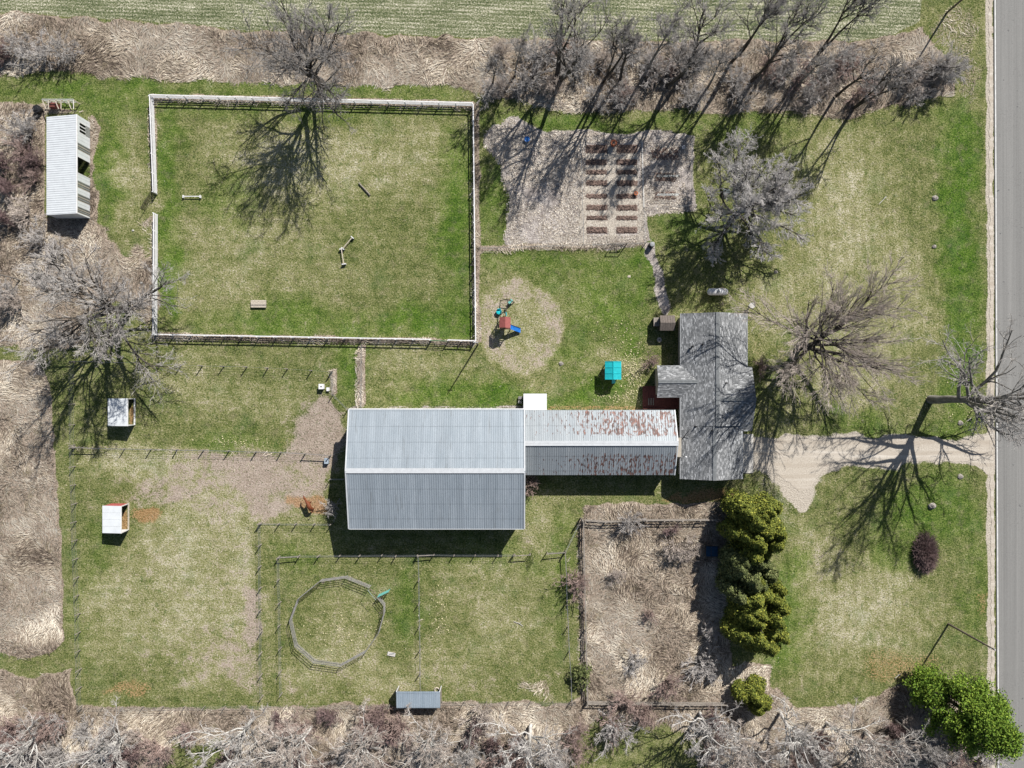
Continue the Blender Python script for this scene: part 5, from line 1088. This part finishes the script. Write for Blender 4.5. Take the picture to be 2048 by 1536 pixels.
# ================================================================== GARDEN
bl_rows = [(290, 307), (319, 330), (340, 349), (361, 372), (388, 397), (410, 421), (432, 440), (454, 466)]
ordn = ['northernmost', 'second from the north', 'third from the north', 'fourth from the north', 'fifth from the north', 'sixth from the north', 'seventh from the north', 'southernmost']
for i, (y0, y1) in enumerate(bl_rows):
    for side, (x0, x1) in (('west', (1171, 1215)), ('east', (1232, 1275))):
        a, b_ = G(x0-1, y1+1.5), G(x1+1, y0-1.5); mb = MB(); nx, ny = 26, 8
        for jj in range(ny+1):
            for i_ in range(nx+1):
                u, v = i_/nx, jj/ny; e = min(1, 4.0*min(u, 1-u)*2, 2.2*min(v, 1-v)*2); 
                mb.v.append((a.x+(b_.x-a.x)*u+R.uniform(-.06, .06), a.y+(b_.y-a.y)*v+R.uniform(-.06, .06), -.04+e*(.14+R.uniform(-.07, .09))))
        for jj in range(ny):
            for i_ in range(nx): q = jj*(nx+1)+i_; mb.f.append((q, q+1, q+nx+2, q+nx+1))
        o = mb.mesh('garden_bed', M['soil']); tag(link('garden_bed', o), f'{ordn[i]} dark soil bed in the {side} row of the garden', 'garden bed', 'soil beds in the garden')
for i, (x0, x1, y0, y1, lab) in enumerate(((1298, 1362, 292, 322, 'wide dark bed at the north end of the east garden plot'), (1306, 1354, 344, 364, 'dark bed under the northern wire trellis in the east garden plot'), (1306, 1354, 382, 402, 'dark bed under the southern wire trellis in the east garden plot'))):
    a, b_ = G(x0, y1), G(x1, y0); mb = MB(); nx, ny = 26, 12
    for jj in range(ny+1):
        for i_ in range(nx+1):
            u, v = i_/nx, jj/ny; e = min(1, 8*min(u, 1-u), 5*min(v, 1-v)); mb.v.append((a.x+(b_.x-a.x)*u+R.uniform(-.1, .1), a.y+(b_.y-a.y)*v+R.uniform(-.1, .1), -.05+e*(.09+R.uniform(-.07, .08))))
    for jj in range(ny):
        for i_ in range(nx): q = jj*(nx+1)+i_; mb.f.append((q, q+1, q+nx+2, q+nx+1))
    tag(link('garden_bed', mb.mesh('garden_bed', M['soil'])), lab, 'garden bed', 'soil beds in the garden')
b = NB('straw_mulch'); a_ = b.attr('tint'); M['mulch_chip'] = b.out(b.ramp(a_.outputs['Fac'], [(0, (.20, .16, .13)), (.5, (.62, .54, .45)), (1, (.88, .82, .72))]), .95, 0, .1)
X = []; Y = []
for y0, y1 in zip([307, 330, 349, 372, 397, 421, 440], [319, 340, 361, 388, 410, 432, 454]):
    n = int((y1-y0)*26)
    for x0, x1 in ((1171, 1276),):
        for _ in range(n*5): q = G(R.uniform(x0, x1), R.gauss((y0+y1)/2, (y1-y0)*.27)); X.append(q.x); Y.append(q.y)
for _ in range(5200): q = G(R.gauss(1224, 3.5), R.uniform(290, 475)); X.append(q.x); Y.append(q.y)
for _ in range(2600): q = G(R.gauss(1166, 3), R.uniform(400, 486)); X.append(q.x); Y.append(q.y)
for _ in range(1600): q = G(R.gauss(1281, 2), R.uniform(400, 486)); X.append(q.x); Y.append(q.y)
X = np.array(X); Y = np.array(Y)
blades('straw_mulch', X, Y, .15, .4, .07, .07, np.clip(rng.normal(.55, .25, len(X)), 0, 1), 'mulch_chip', 'pale straw mulch laid between the dark garden beds', 'straw', .3, 1.5)
X, Y = scatter(60000, G(965, 0).x, G(1395, 0).x, G(0, 495).y, G(0, 228).y, 'mulch', .5)
k_ = (X > G(1172, 0).x) & (X < G(1280, 0).x) & (Y > G(0, 470).y) & (Y < G(0, 286).y); X, Y = X[~k_], Y[~k_]
k_ = vnoise(X, Y, .35, 31, 4) > rng.uniform(.25, .62, len(X)); X, Y = X[k_], Y[k_]
blades('wood_chips', X, Y, .10, .32, .09, .09, np.clip(rng.normal(.45, .28, len(X)), 0, 1), 'mulch_chip', 'grey-tan wood chips and stalks over the mulch yard', 'wood chips', .3, 1.5)
wire_fence('thin wire fence on the west side of the garden', lerp_pts((1161, 282), (1166, 488), 6), 1.1, (.3, .65, 1.0), .035)
wire_fence('thin wire fence on the north side of the garden', lerp_pts((1163, 281), (1383, 276), 7), 1.1, (.3, .65, 1.0), .035)
wire_fence('thin wire fence on the east side of the garden', lerp_pts((1383, 278), (1380, 415), 4), 1.1, (.3, .65, 1.0), .035)
wire_fence('thin wire fence on the south side of the garden and mulch yard', lerp_pts((958, 498), (1290, 488), 9), 1.1, (.3, .65, 1.0), .035)
wire_fence('thin wire fence across the inside corner of the garden', [(1289, 488), (1288, 450), (1287, 418), (1335, 416), (1378, 414)], 1.1, (.3, .65, 1.0), .035)
t = thing('board_walk', 'line of pale boards laid end to end between the two halves of the garden', 'boards', (*G(1286, 350).xy, 0))
for i in range(6):
    a, b_ = G(1284+i*.6, 284+i*22), G(1284.6+i*.6, 305+i*22); mb = MB(); mb.beam(a+Vector((0, 0, .08)), b_+Vector((0, 0, .08)), .20, .06); mb.build('board', M['concrete'], t)
for k, (y, lab) in enumerate(((355, 'wire trellis frame in the east half of the garden, the one farther north'), (392, 'wire trellis frame in the east half of the garden, the one farther south'))):
    c = G(1333, y); t = thing('trellis', lab, 'trellis', (c.x, c.y, 0))
    for i in range(8):
        x = c.x-1.5+i*3.0/7; mb = MB(); mb.tube([(x, c.y, 0), (x, c.y, 1.15)], .018, 5); mb.build('upright', M['steel'], t)
    for z in (.35, .75, 1.12):
        mb = MB(); mb.tube([(c.x-1.5, c.y, z), (c.x+1.5, c.y, z)], .016, 5); mb.build('crossbar', M['steel'], t)
def pot(name, label, cat, px, py, r, h_, mat, inner='soil', rim=.04):
    p = G(px, py); t = thing(name, label, cat, (p.x, p.y, 0)); mb = MB(); mb.lathe((p.x, p.y, 0), [(r*.72, 0), (r, h_), (r+rim, h_), (r+rim, h_+.06), (r-.03, h_+.06)], 14); mb.build('body', M[mat], t)
    mb = MB(); mb.lathe((p.x, p.y, h_+.02), [(r-.03, 0), (r*.5, .05)], 12); mb.build('filling', M[inner], t)
pot('terracotta_pot', 'large rust-orange drum at the north end of the garden path', 'pot', 1226, 290, .42, .85, 'terracotta')
pot('terracotta_pot', 'small terracotta pot on the east row of the garden', 'pot', 1271, 388, .25, .4, 'terracotta')
pot('bucket', 'white bucket in the northeast corner of the garden', 'bucket', 1366, 296, .2, .35, 'white_paint', 'black')
p = G(1054, 280); t = thing('blue_tub', 'small bright blue tub on the mulch north of the yard', 'tub', (p.x, p.y, 0)); mb = MB(); mb.lathe((p.x, p.y, 0), [(.22, 0), (.36, .35), (.40, .36), (.40, .40), (.3, .38)], 10); mb.build('body', M['blue_plastic'], t)
for s_ in (-1, 1):
    mb = MB(); mb.box((p.x+s_*.42, p.y, .36), (.14, .2, .06)); mb.build('handle', M['white_paint'], t)
p = G(1302, 491); t = thing('compost_bin', 'dark compost bin at the corner where the gravel path leaves the garden', 'bin', (p.x, p.y, 0)); mb = MB(); mb.lathe((p.x, p.y, 0), [(.42, 0), (.34, .9)], 10); mb.build('body', M['black'], t); mb = MB(); mb.lathe((p.x, p.y, .9), [(.36, 0), (.30, .08), (.05, .12)], 10); mb.build('lid', M['trim'], t)
p = G(1238, 490); t = thing('garden_gate', 'small braced garden gate in the south garden fence', 'gate', (p.x, p.y, 0))
for a, b_ in (((-1, 0, 0), (-1, 0, 1.7)), ((.9, 0, 0), (.9, 0, 1.7)), ((-1, 0, 1.7), (.9, 0, 1.7)), ((-.7, 0, .2), (.6, 0, .2)), ((-.7, 0, 1.1), (.6, 0, 1.1)), ((-.7, 0, .2), (.6, 0, 1.1)), ((-.7, 0, .2), (-.7, 0, 1.1)), ((.6, 0, .2), (.6, 0, 1.1))):
    mb = MB(); mb.beam(p+Vector(a), p+Vector(b_), .08, .08); mb.build('timber', M['old_wood'], t)

# ================================================================== YARD THINGS
# propane tank
p = G(1432, 585); L_, r_ = 1.45, .48; t = thing('propane_tank', 'white capsule-shaped propane tank north of the house', 'tank', (p.x, p.y, 0)); mb = MB(); K = 14
prof = [(-L_-.0, .02)]
import itertools
pts = []
for i in range(9): a = math.pi/2*i/8; pts.append((-L_+r_*.9-(r_*.9)*math.cos(a), r_*math.sin(a)+.002))
pts += [(-x, r) for x, r in pts[::-1]]; o = 0
for x, r in pts:
    for k in range(K): a = 2*math.pi*k/K; mb.v.append((p.x+x, p.y+r*math.cos(a), .78+r*math.sin(a)))
for i in range(len(pts)-1):
    for k in range(K): q = i*K+k; q2 = i*K+(k+1) % K; mb.f.append((q, q2, q2+K, q+K))
mb.build('tank_shell', M['white_paint'], t, True); mb = MB(); mb.lathe((p.x, p.y, 1.2), [(.2, 0), (.2, .18), (.12, .24)], 12); mb.build('valve_dome', M['galv'], t)
for s_ in (-1, 1):
    mb = MB(); mb.box((p.x+s_*.85, p.y, .2), (.14, .7, .4)); mb.build('leg', M['concrete'], t)
p = G(1500, 612); t = thing('birdbath', 'pale stone birdbath on a round gravel patch by the north end of the house', 'birdbath', (p.x, p.y, 0)); mb = MB(); mb.lathe((p.x, p.y, 0), [(.25, 0), (.12, .15), (.10, .75), (.38, .88), (.42, .95), (.34, .92)], 14); mb.build('basin', M['concrete'], t)
# turquoise playhouse
a, b_ = G(1210, 758.5, 1.95), G(1242.5, 723, 1.95); xm = (a.x+b_.x)/2; t = thing('playhouse', 'small playhouse with a bright turquoise panelled gable roof', 'playhouse', (xm, (a.y+b_.y)/2, 0))
Lr = (b_.y-a.y)/3
for s_, x in ((-1, a.x), (1, b_.x)):
    for i in range(3):
        y = a.y+(i+.5)*Lr; mb = MB(); mb.beam((x, y, 1.95), (xm, y, 2.35), Lr-.04, .05); mb.build('roof_panel', M['turq'], t)
    for i in range(4):
        y = a.y+i*Lr; mb = MB(); mb.beam((x, y, 2.0), (xm, y, 2.40), .06, .06); mb.build('batten', M['teal_plastic'], t)
mb = MB(); mb.beam((xm, a.y, 2.41), (xm, b_.y, 2.41), .1, .05); mb.build('ridge_board', M['teal_plastic'], t)
for x in (a.x+.35, b_.x-.2):
    for y in (a.y+.25, b_.y-.25):
        mb = MB(); mb.box((x, y, 1.0), (.1, .1, 2.0)); mb.build('post', M['pale_wood'], t)
mb = MB(); mb.box(((a.x+.35+b_.x-.2)/2, (a.y+b_.y)/2, .75), (b_.x-a.x-.6, b_.y-a.y-.55, .1)); mb.build('floor', M['pale_wood'], t)
for y in (a.y+.25, b_.y-.25):
    mb = MB(); mb.box(((a.x+.35+b_.x-.2)/2, y, 1.2), (b_.x-a.x-.6, .05, .85)); mb.build('wall', M['pale_wood'], t)
mb = MB(); mb.box((a.x+.35, (a.y+b_.y)/2, 1.2), (.05, b_.y-a.y-.55, .85)); mb.build('wall', M['pale_wood'], t)
mb = MB(); mb.beam((xm+.2, a.y+.2, .75), (xm+.35, a.y-.55, .05), .5, .06); mb.build('ramp', M['turq'], t)
# play set
T0 = G(1011, 650); t = thing('play_set', 'wooden play tower with a brick-red roof, a blue slide and a swing beam', 'play set', (T0.x, T0.y, 0))
def P3(px, py, h_): q = G(px, py); return Vector((q.x, q.y, h_))
cx0, cx1, cy0, cy1 = T0.x-.75, T0.x+.65, T0.y-.7, T0.y+.7
for x in (cx0, cx1):
    for y in (cy0, cy1): mb = MB(); mb.box((x, y, 1.25), (.1, .1, 2.5)); mb.build('post', M['dark_wood'], t)
for i in range(7): mb = MB(); mb.box((cx0+.1+i*.2, T0.y, 1.3), (.18, 1.4, .05)); mb.build('deck_board', M['red_wood'], t)
xm = (cx0+cx1)/2
M['brick_red'] = simple('brick_red_canopy', (.33, .10, .09), .2, 3, .6)
for s_ in (-1, 1):
    mb = MB(); mb.beam((xm+s_*.75, T0.y+.15, 2.45), (xm+s_*.02, T0.y+.15, 2.85), 1.45, .05); mb.build('roof_panel', M['brick_red'], t)
for z in (1.55, 1.8, 2.05):
    for a, b_ in (((cx0, cy0, z), (cx0, cy1, z)), ((cx0, cy0, z), (cx1, cy0, z))): mb = MB(); mb.beam(a, b_, .04, .12); mb.build('side_board', M['red_wood'], t)
S0, S1 = Vector((cx1+.02, T0.y-.35, 1.3)), P3(1041, 661, .22); mb = MB(); K = 7
for k in range(K+1):
    u = k/K; z = S0.z*(1-u)**1.25+S1.z*u**.8*(1 if u > .7 else 1) if u < 1 else S1.z; c = S0.lerp(S1, u); c.z = 1.3*(1-u)**1.2+.18
    for dy, dz in ((-.34, .14), (-.30, .0), (0, -.03), (.30, .0), (.34, .14)): mb.v.append((c.x, c.y+dy, c.z+dz))
for k in range(K):
    for i in range(4): q = k*5+i; mb.f.append((q, q+1, q+6, q+5))
mb.build('slide', M['blue_plastic'], t)
ap = P3(1016, 602, 2.25); tb = Vector((xm, cy1, 2.25)); mb = MB(); mb.beam(ap, tb, .1, .12); mb.build('swing_beam', M['dark_wood'], t)
for q in (P3(1001, 601, 0), P3(1028, 605, 0)): mb = MB(); mb.beam(q, ap, .09, .09); mb.build('frame_leg', M['dark_wood'], t)
mb = MB(); mb.beam(P3(1001, 601, 0).lerp(ap, .45), P3(1028, 605, 0).lerp(ap, .45), .07, .07); mb.build('cross_bar', M['dark_wood'], t)
for u, mt in ((.35, 'black'), (.7, 'teal_plastic')):
    c = ap.lerp(tb, u)
    for s_ in (-.22, .22): mb = MB(); mb.tube([c+Vector((0, s_, 0)), c+Vector((0, s_, -1.7))], .015, 4); mb.build('rope', M['black'], t)
    mb = MB(); mb.box((c.x, c.y, c.z-1.72), (.22, .5, .05)); mb.build('swing_seat', M[mt], t)
for i in range(5): mb = MB(); mb.beam((cx0-.35+.06*i, cy0+.2, .25+i*.24), (cx0-.35+.06*i, cy0+.75, .25+i*.24), .05, .05); mb.build('ladder_rung', M['dark_wood'], t)
p = G(998, 624); t = thing('ride_on_toy', 'turquoise plastic rocker on the grass beside the swing frame', 'toy', (p.x, p.y, 0)); mb = MB(); mb.lathe((p.x, p.y, .1), [(.2, 0), (.42, .22), (.38, .42), (.2, .44)], 8); mb.build('body', M['teal_plastic'], t); mb = MB(); mb.box((p.x, p.y+.35, .6), (.5, .08, .35)); mb.build('backrest', M['teal_plastic'], t)
p = G(1021, 604); t = thing('water_table', 'pale aqua plastic table just north of the swing frame', 'toy', (p.x, p.y, 0)); mb = MB(); mb.box((p.x, p.y, .45), (.7, .4, .1), .8); mb.build('tray', M['teal_paint'], t)
for dx, dy in ((-.2, -.2), (.2, .2)): mb = MB(); mb.box((p.x+dx, p.y+dy, .2), (.06, .06, .4)); mb.build('leg', M['white_paint'], t)
# horse jumps
def jump(label, a, b_, h_=.45, mat='pale_wood', wing=.28, r=.07):
    A0, B0 = G(*a), G(*b_); t = thing('jump', label, 'jump', ((A0.x+B0.x)/2, (A0.y+B0.y)/2, 0)); mb = MB(); mb.tube([A0+Vector((0, 0, h_)), B0+Vector((0, 0, h_))], r, 8); mb.build('pole', M[mat], t)
    d = (B0-A0).normalized(); n_ = Vector((-d.y, d.x, 0))
    for q in (A0, B0):
        mb = MB(); mb.beam(q-n_*wing+Vector((0, 0, h_*.5)), q+n_*wing+Vector((0, 0, h_*.5)), .12, h_+.1); mb.build('stand', M['white_paint' if mat != 'old_wood' else 'old_wood'], t)
jump('white horse-jump pole on low stands in the west part of the arena', (368, 394), (402, 394), .3, 'white_paint', .2)
jump('brown diagonal jump rail lying in the upper middle of the arena', (719, 367), (740, 390), .18, 'old_wood', .1, .09)
jump('pale jump pole running north to south in the arena, lower arm of the angle', (684, 499), (689, 529), .45, 'pale_wood', .28)
jump('pale jump pole slanting northeast in the arena, upper arm of the angle', (687, 498), (706, 476), .45, 'pale_wood', .25)
p = G(518.5, 608); t = thing('mounting_block', 'low grey wooden platform in the southwest part of the arena', 'platform', (p.x, p.y, 0))
for i in range(5): mb = MB(); mb.box((p.x, p.y-.42+i*.21, .3), (2.15, .19, .05), .0); mb.build('board', M['old_wood' if i in (1,) else 'pale_wood'], t)
for x in (-.95, 0, .95): mb = MB(); mb.box((p.x+x, p.y, .13), (.1, .95, .27)); mb.build('bearer', M['old_wood'], t)
# stock tanks
def tank(label, px, py, w_, d_, h_, mat, hole=True):
    p = G(px, py); t = thing('stock_tank', label, 'tank', (p.x, p.y, 0)); mb = MB(); mb.box((p.x, p.y, h_/2), (w_, d_, h_)); mb.build('body', M[mat], t); mb = MB(); mb.box((p.x, p.y, h_+.03), (w_+.08, d_+.08, .06)); mb.build('lid', M[mat], t)
    if hole: mb = MB(); mb.lathe((p.x, p.y, h_+.06), [(.1, 0), (.1, .03)], 10); mb.build('fill_cap', M['black'], t)
tank('white square water tank near the northeast corner of the upper west paddock', 645, 773, .62, .65, .7, 'white_paint'); tank('small white salt-block box beside the white square water tank', 657, 778.5, .32, .42, .3, 'white_paint', False)
tank('pale blue stock waterer at the fence by the barn wall', 655, 921, .5, .7, .6, 'small_galv')
# lawn boulders
def rock(label, px, py, r, cat='boulder', mat='rock', sq=.7):
    p = G(px, py); rg = np.random.default_rng(int(px)); bm = MB(); n = 9
    for i in range(6):
        for k in range(n):
            a = 2*math.pi*k/n; ph = math.pi*.5*(i/5); q = r*math.cos(ph)*rg.uniform(.78, 1.15); bm.v.append((q*math.cos(a), q*math.sin(a)*.85, r*sq*math.sin(ph)*rg.uniform(.85, 1.1)-.05))
    for i in range(5):
        for k in range(n): bm.f.append((i*n+k, i*n+(k+1) % n, (i+1)*n+(k+1) % n, (i+1)*n+k))
    bm.f.append(tuple(5*n+k for k in range(n))); o = link('boulder', bm.mesh('boulder', M[mat])); o.location = p; tag(o, label, cat)
rock('grey boulder on the bright green lawn strip, northernmost of the lawn boulders', 1870, 396, .48); rock('small grey boulder on the east lawn below the northernmost one', 1868, 493, .34)
rock('dark angular boulder on the lawn south of the driveway', 1864, 1012, .55, sq=1.1); rock('pale boulder just south of the driveway mouth', 1921, 953, .45); rock('pale boulder just north of the driveway mouth', 1921, 846, .42)
rock('small pale stone on the lawn between the propane tank and the road', 1552, 544, .28, 'stone'); rock('pale stone on the lawn between the play set and the turquoise playhouse', 1122, 727, .36, 'stone')
rock('tiny pale stone in the grass right of the arena corner', 962, 657, .16, 'stone', 'concrete'); rock('tiny white stone at the far upper left of the spreading west tree', 266, 461, .2, 'stone', 'concrete')
rock('white stone in the rough by the west fence of the arena, near the spreading tree', 283, 566, .24, 'stone', 'concrete'); rock('round pale stump on the lawn south of the garden gate', 1258, 553, .26, 'stump', 'pale_wood', .4)
# mailbox-like pale post and boards under the road tree
p = G(1944, 822); t = thing('mailbox', 'mailbox on a slim pale post under the roadside tree', 'mailbox', (p.x, p.y, 0)); mb = MB(); mb.beam((p.x, p.y, 0), (p.x, p.y, 1.1), .1, .1); mb.build('post', M['pale_wood'], t); mb = MB(); mb.beam((p.x-.1, p.y, 1.15), (p.x+.7, p.y, 1.15), .1, .08); mb.build('arm', M['white_paint'], t)
mb = MB(); mb.box((p.x+.55, p.y, 1.32), (.5, .2, .24)); mb.build('box', M['galv'], t)
# fallen limbs on lawns
for k, (x0, y0, x1, y1, lab) in enumerate([(1758, 408, 1772, 392, 'thin fallen branch on the upper front lawn'), (1790, 1356, 1797, 1348, 'short pale fallen stick on the lawn near the green pine'), (1028, 1243, 1046, 1252, 'curved fallen branch in the middle of the paddock east of the round pen')]):
    a, b_ = G(x0, y0), G(x1, y1); t = thing('fallen_branch', lab, 'branch', ((a.x+b_.x)/2, (a.y+b_.y)/2, 0)); m_ = a.lerp(b_, .5)+Vector((.12, .1, .12)); mb = MB(); mb.tube([a+Vector((0, 0, .05)), m_, b_+Vector((0, 0, .06))], .05, 5, .025); mb.build('limb', M['bark_pale'], t)
    mb = MB(); mb.tube([m_, m_+Vector((.4, .35, .1))], .03, 4, .012); mb.build('side_twig', M['bark_pale'], t)
p = G(783, 1308); t = thing('flat_slab', 'small grey slab lying in the grass right of the round pen', 'slab', (p.x, p.y, 0)); mb = MB(); mb.box((p.x, p.y, .06), (1.1, .5, .1), -.2); mb.build('slab', M['concrete'], t); mb = MB(); mb.box((p.x+.1, p.y+.1, .15), (.7, .12, .06), .2); mb.build('strap', M['galv'], t)
# wire cage and blue lid by the cedars
a, b_ = G(1334, 1118), G(1418, 1085); t = thing('wire_cage', 'long low cage of dark bars overgrown with brush beside the cedars', 'cage', ((a.x+b_.x)/2, (a.y+b_.y)/2, 0))
for y in (a.y, b_.y):
    for z in (.1, .6, 1.1): mb = MB(); mb.tube([(a.x, y, z), (b_.x, y, z)], .03, 5); mb.build('bar', M['dark_wood'], t)
for i in range(9):
    x = a.x+(b_.x-a.x)*i/8; mb = MB(); mb.tube([(x, a.y, 0), (x, a.y, 1.1), (x, b_.y, 1.1), (x, b_.y, 0)], .025, 5); mb.build('hoop', M['dark_wood'], t)
p = G(1420, 1100); t = thing('coop', 'small coop with a blue lid darkened in colour for the shade of the cedars', 'coop', (p.x, p.y, 0)); mb = MB(); mb.box((p.x, p.y, .4), (1.4, 1.2, .8)); mb.build('wall', M['dark_wood'], t); mb = MB(); mb.box((p.x, p.y, .85), (1.65, 1.4, .08)); mb.build('lid', M['dim_blue'], t)
# chair-like black object under the garden tree
p = G(1451, 385); t = thing('fire_pit', 'black metal fire pit visible through the crown of the dense grey tree', 'fire pit', (p.x, p.y, 0)); mb = MB(); mb.lathe((p.x, p.y, 0), [(.3, 0), (.5, .35), (.55, .45), (.48, .42), (.25, .15)], 14); mb.build('bowl', M['black'], t)
for i in range(4): mb = MB(); mb.beam((p.x-.45, p.y-.3+i*.2, .48), (p.x+.45, p.y-.3+i*.2, .48), .03, .03); mb.build('grate_bar', M['steel'], t)
# utility poles
def upole(label, px, py, h_, top_off, arm=True, r=.15):
    p = G(px, py); t = thing('utility_pole', label, 'utility pole', (p.x, p.y, 0)); q = p+Vector((top_off[0], top_off[1], h_)); mb = MB(); mb.tube([p+Vector((0, 0, -.3)), q], r, 10, r*.65); mb.build('shaft', M['pole_wood'], t)
    mb = MB(); mb.lathe(q+Vector((.0, 0, -.05)), [(.06, 0), (.08, .08), (.03, .2)], 8); mb.build('insulator', M['white_paint'], t)
    if arm: mb = MB(); u = q-Vector((0, 0, .5)); mb.beam(u+Vector((-.35, 0, 0)), u+Vector((.35, 0, 0)), .08, .1); mb.build('bracket', M['galv'], t)
upole('wooden utility pole beside the road in the southeast, its shadow reaching the green pine', 1897, 1248, 9.6, (0, -.05))
upole('wooden utility pole beside the crop field in the northeast corner', 1894, 25, 9.4, (0, 0))
upole('shorter pole at the southeast corner of the riding arena with a lamp on it', 956, 689, 7.0, (0, -.1), True, .12)
p = G(1353, 906); t = thing('yard_pole', 'slender metal mast with a white cap between the rusty shed and the house', 'mast', (p.x, p.y, 0)); mb = MB(); mb.tube([p, p+Vector((0, 0, 5.4))], .05, 8); mb.build('shaft', M['galv'], t); mb = MB(); mb.lathe(p+Vector((0, 0, 5.4)), [(.12, 0), (.12, .1), (.04, .16)], 10); mb.build('cap', M['white_paint'], t)

# ------------------------------------------------------------------ the chestnut horse
def horse(px, py, heading, label):
    """one continuous skinned body; x forward, joints in metres"""
    J = {'hip': (-.62, 0, 1.32, .27), 'loin': (-.25, 0, 1.33, .29), 'rib': (.12, 0, 1.27, .31), 'chest': (.45, 0, 1.28, .27), 'wither': (.58, 0, 1.40, .20), 'neck1': (.85, 0, 1.45, .16), 'neck2': (1.10, .02, 1.48, .125), 'poll': (1.30, .04, 1.50, .11), 'cheek': (1.42, .05, 1.38, .105), 'nose': (1.58, .08, 1.18, .07), 'muzzle': (1.64, .09, 1.10, .06)}
    E = [('hip', 'loin'), ('loin', 'rib'), ('rib', 'chest'), ('chest', 'wither'), ('wither', 'neck1'), ('neck1', 'neck2'), ('neck2', 'poll'), ('poll', 'cheek'), ('cheek', 'nose'), ('nose', 'muzzle')]
    for s_, nm_ in ((1, 'L'), (-1, 'R')):
        dx = .08*s_
        J['sh'+nm_] = (.48, .15*s_, 1.08, .13); J['el'+nm_] = (.45+dx*.3, .16*s_, .85, .09); J['kn'+nm_] = (.47+dx, .16*s_, .48, .055); J['fe'+nm_] = (.46+dx, .16*s_, .15, .042); J['fh'+nm_] = (.50+dx, .16*s_, .03, .06)
        E += [('chest', 'sh'+nm_), ('sh'+nm_, 'el'+nm_), ('el'+nm_, 'kn'+nm_), ('kn'+nm_, 'fe'+nm_), ('fe'+nm_, 'fh'+nm_)]
        J['th'+nm_] = (-.60, .15*s_, 1.08, .18); J['st'+nm_] = (-.50-dx*.5, .17*s_, .85, .12); J['hk'+nm_] = (-.76-dx, .17*s_, .53, .062); J['hf'+nm_] = (-.72-dx, .17*s_, .16, .044); J['hh'+nm_] = (-.67-dx, .17*s_, .03, .06)
        E += [('hip', 'th'+nm_), ('th'+nm_, 'st'+nm_), ('st'+nm_, 'hk'+nm_), ('hk'+nm_, 'hf'+nm_), ('hf'+nm_, 'hh'+nm_)]
    names = list(J); idx = {n_: i for i, n_ in enumerate(names)}; me = bpy.data.meshes.new('body'); me.from_pydata([J[n_][:3] for n_ in names], [(idx[a], idx[b_]) for a, b_ in E], []); me.update(); me.materials.append(M['horse'])
    p = G(px, py); t = thing('horse', label, 'horse', (p.x, p.y, 0), None, heading); o = link('body', me, t); md = o.modifiers.new('Skin', 'SKIN'); md.use_smooth_shade = True
    if not me.skin_vertices:
        bpy.context.view_layer.objects.active = o
    sv = me.skin_vertices[0].data
    for n_ in names: r_ = J[n_][3]; sv[idx[n_]].radius = (r_, r_)
    sv[idx['hip']].use_root = True
    ss = o.modifiers.new('Sub', 'SUBSURF'); ss.levels = 1; ss.render_levels = 2
    mb = MB()
    for i in range(9):
        u = i/8; x = .60+.68*u; z = 1.56+.06*u; mb.beam((x, 0, z), (x-.05, -.12-.03*math.sin(i*3), z-.18), .10, .03)
    q = link('mane', mb.mesh('mane', M['mane']), t)
    mb = MB(); mb.tube([(-.86, 0, 1.40), (-.98, .01, 1.25), (-1.02, .02, .95), (-1.0, .02, .62)], .07, 7, .02); link('tail', mb.mesh('tail', M['mane']), t)
    for s_ in (-1, 1): mb = MB(); mb.tube([(1.28, .04+s_*.07, 1.58), (1.27, .04+s_*.09, 1.74)], .035, 5, .008); link('ear', mb.mesh('ear', M['horse']), t)
    for s_ in (-1, 1): mb = MB(); mb.lathe((1.43, .06+s_*.095, 1.42), [(.006, -.02), (.022, 0), (.006, .02)], 6); link('eye', mb.mesh('eye', M['black']), t)
horse(623, 1009, math.radians(116), 'chestnut horse standing on bare soil west of the barn')
